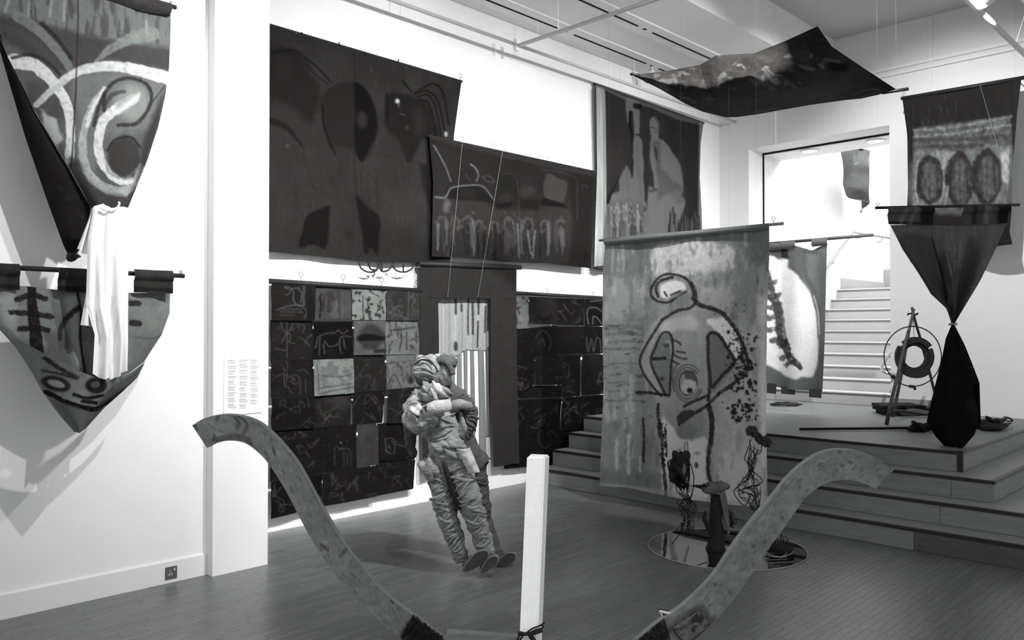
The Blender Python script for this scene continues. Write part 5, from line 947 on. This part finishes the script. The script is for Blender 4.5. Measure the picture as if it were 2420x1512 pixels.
MB().tube([px(x, y, D1 - .18) for x, y in spline([(1026, 856), (1040, 851), (1054, 857), (1065, 869), (1070, 886)], 14)], .02, 8).build('cap_brim', m_clothd, hd, True)
MB().lump(px(1050, 857, D1 - .1), (.082, .085, .055), 22, .15, 3).build('cap', m_clothd, hd, True)
MB().lump(px(1033, 842, D1 - .1), (.024, .026, .02), 23, .2, 2).build('cap_button', m_clothm, hd, True)
MB().lump(px(1030, 922, D1 - .33), (.045, .04, .055), 24, .5, 3).build('pale_beard', m_clothl, hd, True)
for k, (x, y, rr) in enumerate(((1022, 938, (.1, .07, .045)), (1045, 928, (.07, .06, .05)), (1012, 918, (.05, .05, .045)))): MB().lump(px(x, y, D1 - .25), rr, 25 + k, .4, 3).build('scarf', m_cloth, hd, True)
MB().tube([px(1062, 958, D1 - .22), px(1085, 954, D1 - .2), px(1110, 960, D1 - .13)], [.03, .036, .03], 10).build('pale_forearm_cover', m_clothm, t, True)
for pts in (((1068, 950), (1072, 990), (1078, 1025)), ((1062, 975), (1068, 1000), (1080, 1022))): MB().tube([px(x, y, D1 - .14) for x, y in spline(pts, 8)], .012, 6).build('lapel_strip', m_clothd, t, True)
MB().lump(px(1090, 1010, D1 - .1), (.06, .05, .09), 30, .3, 3).build('jacket_side', m_cloth, t, True)
shoe((1221, 1308), (1172, 1334), .036, D1 - .08, 0, t, 0)

# ------------------------------------------------------------------ curved wooden sculpture nearest the camera
DY = 2.5
U_ = [(454, 1005), (486, 987), (530, 979), (571, 983), (608, 996), (638, 1019), (668, 1050), (701, 1091), (727, 1136), (757, 1192), (787, 1244), (820, 1296), (872, 1362), (924, 1415), (980, 1457), (1043, 1504), (1140, 1570), (1250, 1612), (1360, 1600), (1450, 1560), (1510, 1508), (1560, 1467), (1600, 1442), (1640, 1408), (1687, 1359), (1718, 1312), (1752, 1264), (1789, 1217), (1830, 1169), (1857, 1135), (1891, 1102), (1928, 1076), (1962, 1064), (1999, 1062), (2040, 1069), (2077, 1085), (2114, 1108)]
L_ = [(489, 1058), (515, 1046), (545, 1041), (579, 1047), (608, 1067), (634, 1095), (668, 1147), (698, 1203), (727, 1258), (761, 1314), (802, 1370), (857, 1429), (913, 1481), (960, 1520), (1050, 1600), (1150, 1665), (1250, 1700), (1380, 1690), (1480, 1640), (1560, 1580), (1640, 1514), (1674, 1481), (1718, 1437), (1759, 1383), (1792, 1332), (1823, 1288), (1850, 1251), (1877, 1213), (1901, 1179), (1924, 1159), (1952, 1141), (1982, 1134), (2009, 1134), (2043, 1142), (2070, 1157)]
t = thing('horned_wooden_sculpture', Vector(on(('d', DY), 1250, 1650)) * 1, 'big upswept wooden horn shape lashed to a white post, nearest the camera', 'sculpture')
t.location.z = 0
m_wood = paint_mat('stained_wood', .75, .22, 12, .2, .2, (1, 1, 1))
c = Cloth(('d', DY - .002), spline(U_, 160), [U_[-1], L_[-1]], spline(L_, 160), [U_[0], L_[0]], base=98, k=1.05, step=3.2)
c.mottle(.14, 40, 12, 3).mottle(.10, 6, 6, 5); rg = random.Random(4)
for k in range(420):
    i = rg.randrange(len(c.x)); x, y = c.x[i], c.y[i]; s_ = rg.uniform(3, 11) * (1 if x < 1250 else 1.2); a = .9 if x < 1250 else -.8
    c.line([(x, y), (x + s_ * math.cos(a), y + s_ * math.sin(a))], rg.uniform(1.5, 4), 58, rg.uniform(.25, .7), .8, False)
c.lines([[(553, 985), (566, 1000), (560, 1010)], [(560, 983), (580, 995), (584, 1010), (575, 1025)]], 6, 48, .8, .5).line([(512, 1040), (545, 1032), (580, 1036), (592, 1050)], 14, 62, .85, .5).lines([[(515, 985), (512, 990)], [(507, 1028), (503, 1040)], [(815, 1300), (822, 1295), (803, 1315)], [(757, 1285), (775, 1300)], [(645, 1060), (650, 1072)], [(930, 1425), (926, 1421)]], 6, 46, .85, .6).fill([(454, 1005), (462, 1000), (470, 1015), (462, 1020)], 58, .7, 3)
c.line([(612, 1000), (700, 1095), (780, 1240), (880, 1375)], 2.5, 70, .7, .3).lines([[(1760, 1270), (1800, 1215), (1850, 1160), (1890, 1120)], [(1700, 1350), (1760, 1270)]], 2.5, 66, .6, .6)
for x, y in ((1984, 1068), (2092, 1092), (2104, 1098), (1990, 1100), (2010, 1092), (1850, 1225), (1780, 1290), (1725, 1400), (1690, 1380)): c.oval((x, y), (5, 4), 58, .85, 2, .5)
c.fill([(940, 1512), (978, 1455), (1048, 1506), (1010, 1570)], 30, .95, 5, 6).fill([(1500, 1520), (1560, 1468), (1585, 1490), (1540, 1580), (1480, 1600)], 26, .95, 6, 8).fill([(1584, 1478), (1652, 1430), (1672, 1442), (1690, 1475), (1640, 1512), (1612, 1520)], 52, .7, 7, 4)
c.build('board_face', m_wood, t)
mb = MB(); n_ = 150; a = [Vector(on(('d', DY), *p)) for p in spline(U_, n_)]; b_ = [Vector(on(('d', DY), *p)) for p in spline(L_, n_)]; nn = Vector(nrm_of(('d', 1))) * -.028
vv = [[mb.bm.verts.new(p) for p in (a[i], b_[i], b_[i] + nn, a[i] + nn)] for i in range(n_)]
for i in range(n_ - 1):
    for k in range(4): mb.bm.faces.new((vv[i][k], vv[i][(k + 1) % 4], vv[i + 1][(k + 1) % 4], vv[i + 1][k]))
mb.bm.faces.new(vv[0]); mb.bm.faces.new(vv[-1][::-1]); mb.build('curved_board', mat('wood_edge', 112, .7, .2, 12), t)
c = Cloth(('d', DY - .008), [(1590, 1484), (1648, 1441)], [(1648, 1441), (1666, 1462), (1678, 1476)], [(1620, 1522), (1678, 1476)], [(1590, 1484), (1620, 1522)], base=84, k=1.0, step=2)
c.mottle(.2, 8, 8, 4).blotch(None, 34, .1, 14, 12, 3, .8).line([(1598, 1482), (1644, 1448)], 3, 96).line([(1598, 1494), (1660, 1450)], 6, 44, .5, 1); c.build('worn_plate', m_smooth, t, .005)
ta, tb, tc_ = px(1559, 1444, DY + .02), px(1599, 1453, DY + .01), px(1574, 1474, DY + .015)
MB().prism([ta, tb, tc_], Vector(nrm_of(('d', 1))) * -.03).build('tin_corner', mat('black_tin', 30, .5), t); MB().tube([ta, tb], .0045, 6).build('tin_rim', mat('bright_tin', 190, .4), t)
MB().tube([ta, px(1570, 1462, DY + .02)], .003, 6).build('tin_rim', MATS['bright_tin'], t)
rg = random.Random(6); mb = MB()
for k in range(320):                                                                       # bristles of the two bindings
    if k % 2: s_ = rg.random(); x, y = 978 + 68 * s_, 1455 + 52 * s_; dx, dy = rg.uniform(-3, 3), rg.uniform(-5, 3); x2, y2 = x - 38, y + 52
    else: s_ = rg.random(); x, y = 1494 + 74 * s_, 1524 - 58 * s_; dx, dy = rg.uniform(-2, 4), rg.uniform(-5, 2); x2, y2 = x + 20, y + 60
    f = rg.random() * .9; mb.tube([px(x + (x2 - x) * f, y + (y2 - y) * f, DY - .006), px(x + (x2 - x) * f * .5 + dx, y + (y2 - y) * f * .5 + dy, DY - .012 - rg.random() * .006), px(x + dx, y + dy, DY - .004)], .0012, 3, cap=False)
o = mb.build('bristle_binding', m_rod, t); o['kind'] = 'stuff'
# post
m_post = mat('white_speckled_post', 248, .9, .04, 60, bump=.1, bscale=120)
pt = lambda x, y, d: px(x, y, d)
yb = 780 + 1.63 * FOC / 2.44; k_ = (1228 - 1245) / (1492 - 1076)
top4 = [pt(1245, 1079, 2.40), pt(1288, 1079, 2.40), pt(1299, 1074, 2.46), pt(1253, 1072, 2.46)]
dz = top4[0].z; dirv = (px(1228, 1492, 2.40) - px(1245, 1076, 2.40)); dirv = dirv / -dirv.z
mb = MB(); A_ = [mb.bm.verts.new(p) for p in top4]; B_ = [mb.bm.verts.new(p + dirv * p.z) for p in top4]
mb.bm.faces.new(A_); mb.bm.faces.new(B_[::-1]); 
for i in range(4): mb.bm.faces.new((A_[i], A_[(i + 1) % 4], B_[(i + 1) % 4], B_[i]))
bmesh.ops.bevel(mb.bm, geom=list(mb.bm.edges), offset=.004, segments=2, affect='EDGES')
mb.build('post', m_post, t)
MB().box((B_[0].co.x - .2 if False else -1.95, 1.6, 0), (-1.95, 1.6, 0)).bm.free() if False else None
q = [px(1056, 1494, DY - .03), px(1236, 1506, DY - .03), px(1236, 1540, DY - .03), px(1056, 1530, DY - .03)]; MB().prism(q, Vector(nrm_of(('d', 1))) * -.03).build('cross_bar', mat('pale_rough_wood', 104, .8, .25, 14, (1, 1, 6)), t)
cd = mat('dark_cord', 26, .9)
for pts, r_ in (([(1226, 1494), (1240, 1497), (1258, 1495), (1270, 1490), (1282, 1488)], .005), ([(1224, 1497), (1240, 1499), (1260, 1497), (1282, 1490)], .005), ([(1246, 1494), (1258, 1485), (1272, 1480), (1284, 1473), (1286, 1470)], .0025), ([(1256, 1492), (1268, 1487), (1281, 1484), (1283, 1478), (1276, 1478)], .0025), ([(1231, 1498), (1224, 1508), (1222, 1522)], .003), ([(1238, 1499), (1230, 1510), (1230, 1524)], .003), ([(1251, 1496), (1254, 1504), (1264, 1516)], .006), ([(1255, 1498), (1262, 1508), (1270, 1520)], .003)): MB().tube([px(x, y, 2.385) for x, y in spline(pts, 12)], r_, 6).build('cord', cd, t, True)

# ------------------------------------------------------------------ round floor mirror with driftwood and hanging wire figures
MC = Vector((-3.14, 5.49, 0)); MRr = .575
t = thing('round_mirror', MC, 'large round mirror lying flat on the parquet floor', 'mirror')
circ = [MC + Vector((MRr * math.cos(a), MRr * math.sin(a), .001)) for a in np.linspace(0, 2 * math.pi, 97)[:-1]]
m_mir = mat('mirror_glass', 200, .03, .0, 4, metal=1.0, spec=.5)
MB().prism(circ, (0, 0, .007)).build('glass', m_mir, t)
MB().tube([p + Vector((0, 0, .006)) for p in circ], .003, 6, close=True).build('bevelled_edge', mat('glass_edge', 170, .3), t, True)
t = thing('driftwood_sculpture', Vector(on(('z', 0.008), 1693, 1298)), 'dark driftwood stump with a beak-like top piece, standing on the round mirror', 'sculpture')
DS = 6.06; zb = .0085
m_dw = mat('black_driftwood', 34, .85, .3, 14, (1, 1, 3), .5, 40); m_pw = mat('pale_driftwood', 98, .8, .25, 12, (1, 3, 1), .4, 40)
tr = [px(1692, 1300, DS)]; tr[0].z = zb
rg = random.Random(9); P = [Vector((tr[0].x, tr[0].y, zb))] + [px(x, y, DS) for x, y in ((1692, 1286), (1694, 1268), (1693, 1250), (1691, 1230), (1693, 1212), (1692, 1195), (1690, 1180), (1690, 1168))]
mb = MB(); mb.tube(P, [.075, .060, .058, .054, .047, .046, .040, .034, .026], 12)
for v in mb.bm.verts: v.co += Vector((rg.uniform(-.006, .006), rg.uniform(-.006, .006), 0))
tk = mb.build('trunk', m_dw, t, True)
MB().tube([px(x, y, DS - .01) for x, y in spline([(1690, 1268), (1680, 1256), (1670, 1236), (1664, 1224), (1668, 1208)], 10)], list(np.linspace(.03, .009, 10)), 8).build('branch', m_dw, t, True)
mb = MB(); pts = [px(x, y, DS - .02) for x, y in spline([(1655, 1149), (1668, 1153), (1690, 1152), (1710, 1149), (1724, 1150)], 12)]; mb.tube(pts, [.008, .02, .034, .042, .046, .046, .044, .04, .036, .03, .024, .012], 10); mb.build('top_piece', m_pw, t, True)
MB().tube([px(x, y, DS - .04) for x, y in ((1683, 1146), (1700, 1140), (1706, 1137))], [.012, .014, .006], 8).build('top_splinter', m_pw, t, True)
MB().prism([px(1701, 1166, DS - .05), px(1713, 1158, DS - .05), px(1719, 1185, DS - .05), px(1726, 1258, DS - .05), px(1720, 1263, DS - .05), px(1713, 1225, DS - .05)], Vector(nrm_of(('d', 1))) * -.02).build('slat', m_pw, t)
def wires(name, path, n, seed, r_, d, m, parent, jit=4, seg=7):
    """a tangle of bent wires wandering inside a measured envelope: path of (x, y, half-width)"""
    rg = random.Random(seed); P = np.array(path, float); mb = MB()
    for k in range(n):
        i0 = rg.uniform(0, len(P) - 1.8); ln = rg.uniform(.8, 2.4); pts = []
        s_ = rg.uniform(-1, 1)
        for q in np.linspace(i0, min(len(P) - 1, i0 + ln), seg):
            i = min(int(q), len(P) - 2); f = q - i; x, y, w = P[i] * (1 - f) + P[i + 1] * f; s_ = max(-1, min(1, s_ + rg.uniform(-.55, .55)))
            pts.append((x + s_ * w, y + rg.uniform(-jit, jit), d + w * .003 * rg.uniform(-1, 1)))
        mb.tube([px(*p) for p in spline(pts, seg * 2)], r_, 4, cap=False)
    o = mb.build(name, m, parent); o['kind'] = 'stuff'; return o
m_bw = mat('black_wire', 22, .6)
t = thing('wire_figure', px(1610, 1060, 6.0), 'hanging wire figure with a dark matted head, left of the driftwood', 'sculpture', None)
MB().lump(px(1604, 1108, 6.0), (.075, .075, .10), 41, .45, 3).lump(px(1612, 1082, 6.0), (.045, .045, .05), 42, .4, 3).build('matted_head', m_dw, t, True)
wires('tangled_hair', [(1608, 1075, 8), (1603, 1095, 26), (1606, 1120, 24), (1612, 1142, 16), (1618, 1155, 8)], 70, 1, .0028, 5.99, m_bw, t, 5)
MB().lump(px(1616, 1110, 5.93), (.014, .014, .045), 43, .3, 2).build('face_chip', m_pw, t, True)
wires('wire_body', [(1600, 1135, 14), (1618, 1160, 18), (1624, 1178, 6), (1626, 1195, 20), (1622, 1220, 16), (1618, 1245, 22), (1612, 1262, 24)], 36, 3, .0026, 6.0, m_bw, t, 3)
wires('wire_arm', [(1628, 1140, 8), (1640, 1148, 10), (1652, 1150, 6), (1668, 1146, 8)], 14, 5, .0026, 5.99, m_bw, t, 4)
for pts in ([(1598, 1130), (1600, 1160), (1626, 1182), (1622, 1150), (1630, 1120)], [(1632, 1095), (1640, 1130), (1636, 1165), (1628, 1190)], [(1626, 1175), (1646, 1195), (1644, 1210), (1632, 1212)], [(1626, 1212), (1630, 1260), (1672, 1280)], [(1618, 1215), (1612, 1250), (1588, 1286)], [(1618, 1205), (1600, 1185), (1626, 1176)]): MB().tube([px(x, y, 6.0) for x, y in spline(pts, 16)], .0035, 5).build('wire', m_bw, t, True)
thread('suspension_line', px(1610, 1070, 6.0), px(1610, 1070, 6.0) + Vector((0, 0, 4.65 - px(1610, 1070, 6.0).z + .7)), .0003, m_thread, t)
t = thing('wire_figure', px(1790, 1020, 6.0), 'hanging wire figure with bark log head and wire skirt, right of the driftwood', 'sculpture', None)
m_bark = mat('dark_bark', 52, .9, .35, 16, bump=.6, bscale=50)
mb = MB()
for k, (x, y, rr) in enumerate(((1774, 1018, .036), (1785, 1026, .038), (1797, 1036, .034), (1806, 1042, .038), (1814, 1047, .028))): mb.lump(px(x, y, 5.98), (rr, rr, rr * .95), 50 + k, .4, 3)
mb.build('bark_head', m_bark, t, True)
wires('wire_body', [(1785, 1040, 18), (1782, 1070, 14), (1776, 1095, 10), (1774, 1112, 5), (1774, 1130, 16), (1770, 1150, 28), (1772, 1170, 26), (1780, 1195, 14), (1790, 1210, 5)], 44, 8, .0026, 5.98, m_bw, t, 4)
for pts in ([(1775, 1038), (1766, 1065), (1760, 1085), (1778, 1098), (1782, 1075), (1775, 1060)], [(1800, 1045), (1798, 1068), (1785, 1076), (1780, 1100), (1774, 1110)], [(1770, 1105), (1772, 1120), (1758, 1140), (1734, 1162), (1760, 1195), (1775, 1165)], [(1776, 1110), (1800, 1132), (1798, 1142), (1782, 1150)], [(1760, 1150), (1780, 1160), (1795, 1210), (1788, 1150)], [(1742, 1160), (1790, 1145)], [(1780, 1125), (1785, 1170), (1792, 1208)]): MB().tube([px(x, y, 5.98) for x, y in spline(pts, 18)], .0035, 5).build('wire', m_bw, t, True)
thread('suspension_line', px(1790, 1015, 5.98), px(1790, 1015, 5.98) + Vector((0, 0, 4.6)), .0003, m_thread, t)
t = thing('driftwood_bundle', Vector(on(('z', .01), 1842, 1290)), 'small dark driftwood piece with pale wire loops at the right of the round mirror', 'sculpture')
g = [Vector(on(('z', z), x, y)) for x, y, z in ((1815, 1286, .05), (1830, 1290, .055), (1848, 1294, .05), (1862, 1300, .04), (1870, 1303, .03))]
MB().tube(g, [.015, .035, .038, .03, .012], 8).lump(g[1], (.05, .05, .035), 61, .4, 2).lump(g[3], (.04, .04, .03), 62, .4, 2).build('wood', m_dw, t, True)
for k, rr in enumerate((.14, .11, .125)): MB().tube([Vector((g[2].x + rr * 1.0 * math.cos(a) * .7 + .03 * k - .05, g[2].y + rr * math.sin(a) - .06, .012 + .012 * k + .008 * math.sin(2 * a))) for a in np.linspace(0, 6.28, 28)[:-1]], .003, 5, close=True).build('wire_loop', mat('pale_wire', 150, .5), t, True)
for pts in (((1848, 1285), (1845, 1268), (1850, 1262)), ((1852, 1290), (1852, 1272), (1846, 1264)), ((1856, 1292), (1862, 1275), (1854, 1266))): MB().tube([px(x, y, 6.0) for x, y in pts], .004, 5).build('twig', m_dw, t, True)
t = thing('wire_nest', px(1728, 1230, 6.2), 'small tangled wire knot hanging behind the driftwood slat', 'sculpture')
wires('wire_tangle', [(1722, 1205, 5), (1730, 1220, 9), (1734, 1235, 8), (1726, 1248, 7)], 16, 12, .0026, 6.2, m_bw, t, 3)
thread('suspension_line', px(1726, 1208, 6.2), px(1726, 1208, 6.2) + Vector((0, 0, 5.0)), .0003, m_thread, t)

# ------------------------------------------------------------------ things on the raised platform
ZP = 4 * R
def onp(x, y, z=0.0): return Vector(on(('z', ZP + z), x, y))
m_stick = mat('weathered_stick', 74, .85, .25, 14, (1, 1, 3), .3, 40)
t = thing('stick_tripod', onp(2150, 985), 'tripod of three weathered sticks holding a dark ring, by the stair opening', 'sculpture')
f1, f2 = onp(2095, 1003), onp(2110, 985); apx = px(2158, 745, 8.85); f3 = onp(2222, 972)
def stick(a, b, r0, r1, ov): 
    e = b + (b - a).normalized() * ov; n_ = 8; mb = MB(); rg = random.Random(int(a.x * 100)); P = [a.lerp(e, i / (n_ - 1)) + Vector((rg.uniform(-.006, .006), rg.uniform(-.006, .006), 0)) * (0 < i < n_ - 1) for i in range(n_)]
    for p in P: p.z = max(p.z, ZP + .002)
    return mb.tube(P, [r0 + (r1 - r0) * i / (n_ - 1) for i in range(n_)], 8).build('stick', m_stick, t, True)
stick(f1, px(2157, 742, 8.8), .021, .015, .06); stick(f2, px(2156, 748, 8.95), .02, .014, .07); stick(f3, px(2160, 745, 8.85), .017, .014, .12)
MB().tube([px(2157, 742, 8.85) + Vector((.05 * math.cos(a), .05 * math.sin(a), .01 * math.sin(3 * a))) for a in np.linspace(0, 6.28, 14)[:-1]], .008, 5, close=True).build('lashing', m_dw, t, True)
m_ring = mat('perforated_black', 30, .6, .5, 60, bump=.4, bscale=90)
rc = (2162, 843); RD = 8.8; S_ = RD / FOC
def ann(a0, a1, r0, r1, dd, n=22):
    nv = Vector(nrm_of(('d', 1))); hx = Vector((rt[0], rt[1], 0)); c0 = px(*rc, RD) + nv * dd; o_ = []; i_ = []
    for a in np.linspace(a0, a1, n): 
        dv = hx * math.cos(a) + Vector((0, 0, math.sin(a))); o_.append(c0 + dv * r1); i_.append(c0 + dv * r0)
    mb = MB(); w = nv * .035; vs = [[mb.bm.verts.new(p) for p in (i_[k], o_[k], o_[k] - w, i_[k] - w)] for k in range(n)]
    for k in range(n - 1):
        for q in range(4): mb.bm.faces.new((vs[k][q], vs[k][(q + 1) % 4], vs[k + 1][(q + 1) % 4], vs[k + 1][q]))
    mb.bm.faces.new(vs[0]); mb.bm.faces.new(vs[-1][::-1]); return mb
ann(0, 2 * math.pi + .01, 26 * S_, 38 * S_, 0, 49).build('dark_ring', m_dw, t)
for a0, a1, r1 in ((.62, 2.3, 47), (2.55, 4.2, 48), (4.05, 5.35, 50), (5.3, 6.75, 45)): ann(a0, a1, 34 * S_, r1 * S_, .012 + .006 * (r1 - 45)).build('perforated_segment', m_ring, t)
thread('ring_cord', px(2160, 797, RD), px(2158, 750, RD), .003, m_bw, t)
t = thing('wire_hoop', px(2157, 843, 8.72), 'thin dark wire hoop round the tripod ring', 'hoop')
hx = Vector((rt[0], rt[1], 0)); c0 = px(2157, 842, 8.70)
MB().tube([c0 + hx * (67 * S_ * math.cos(a)) + Vector((0, 0, 70 * S_ * math.sin(a))) for a in np.linspace(0, 6.28, 61)[:-1]], .0065, 6, close=True).build('hoop', m_rod, t, True)
MB().lump(px(2156, 913, 8.68), (.035, .03, .016), 71, .5, 2).lump(px(2162, 919, 8.68), (.014, .014, .014), 72, .4, 2).build('knot', m_dw, t, True)
MB().lump(px(2111, 890, 8.7), (.025, .025, .018), 73, .4, 2).build('knot', m_dw, t, True)
thread('hoop_tie', px(2158, 772, 8.7), px(2158, 750, 8.76), .002, m_bw, t)
t = thing('handrail', Vector((-3.75, YB + .1, 1.3)), 'shiny tube handrail end bent round the right stair jamb', 'handrail')
MB().tube([on(('y', YB + .25), 2150, 760), on(('y', YB + .12), 2105, 828), on(('y', YB - .06), 2083, 868), on(('y', YB - .1), 2085, 876), on(('y', YB - .1), 2095, 881), on(('y', YB - .08), 2112, 884), on(('y', YB - .005), 2122, 884)], .019, 10).build('tube', mat('chrome', 215, .2, metal=.8), t, True)
t = thing('black_rod', onp(2030, 1012), 'straight black rod with a wrapped end lying on the platform', 'rod')
ra, rb = onp(1890, 1014, .02), onp(2160, 1011, .02)
MB().tube([ra, rb], .0135, 10).build('shaft', mat('matt_black', 16, .8), t, True)
m_rag = mat('black_rag', 18, .95, .3, 14, bump=.5, bscale=40)
MB().lump(onp(2165, 1010, .04), (.07, .08, .045), 81, .4, 3).lump(onp(2188, 1008, .04), (.09, .09, .045), 82, .5, 3).build('wrapped_end', m_rag, t, True)
t = thing('dark_branch', onp(2345, 1005), 'twisted dark branch lying at the right of the hourglass cloth', 'branch')
g = lambda x, y, z: onp(x, y, z)
for pts, rr in ((((2310, 1003, .045), (2335, 1000, .05), (2360, 996, .05), (2378, 990, .06)), (.05, .045, .03, .012)), (((2318, 1010, .03), (2340, 1011, .03), (2362, 1013, .025), (2382, 1006, .03)), (.03, .03, .022, .01)), (((2372, 985, .08), (2384, 987, .09), (2393, 994, .05), (2380, 996, .04)), (.006, .008, .008, .006)), (((2330, 1004, .05), (2356, 1006, .04), (2374, 1003, .05), (2390, 1000, .04)), (.03, .022, .018, .006))): MB().tube([g(*p) for p in spline(pts, 10)], list(np.interp(np.linspace(0, 3, 10), range(4), rr)), 8).build('limb', m_dw, t, True)
MB().lump(g(2345, 998, .06), (.07, .07, .05), 91, .5, 3).build('wrapped_rag', m_rag, t, True)
t = thing('folded_cloth_pile', onp(2145, 985), 'pile of folded black cloth with a grey rag on top, behind the tripod', 'cloth')
dirp = Vector((rt[0], rt[1], 0)); dpt = Vector((-rt[1], rt[0], 0))
bA = onp(2092, 982); 
for k, (o0, ln, z0, hh) in enumerate(((.02, .66, .0, .035), (-.02, .62, .042, .035), (-.03, .5, .084, .03))):
    a = bA + dirp * o0; q = [a + Vector((0, 0, z0)), a + dirp * ln + Vector((0, 0, z0)), a + dirp * ln + dpt * .4 + Vector((0, 0, z0)), a + dpt * .4 + dirp * .05 + Vector((0, 0, z0))]; MB().prism(q, (0, 0, hh)).build('folded_layer', m_rag, t)
MB().lump(onp(2172, 975, .15) , (.22, .14, .03), 93, .3, 3).build('grey_rag', mat('grey_rag_cloth', 110, .9, .3, 16, bump=.4), t, True)
t = thing('rope_coil', onp(1855, 957), 'dark rope coiled flat on the platform below the cowrie-shell cloth', 'rope')
cc = onp(1853, 958); MB().tube([cc + Vector(((.17 - .0045 * a) * math.cos(a) * 1.0, (.17 - .0045 * a) * math.sin(a) * 1.3, .016 + .006 * math.sin(a * 1.7) + .0025 * a * .3)) for a in np.linspace(0, 6.28 * 3.6, 90)], .012, 6).build('rope', m_rod, t, True)
MB().tube([cc + dirp * .1, cc + dirp * .25 + dpt * .05 + Vector((0, 0, .012)), cc + dirp * .2 + dpt * .12 + Vector((0, 0, .012)), cc + dirp * .05 + dpt * .1 + Vector((0, 0, .012))], .009, 6).build('loose_end', m_rod, t, True)
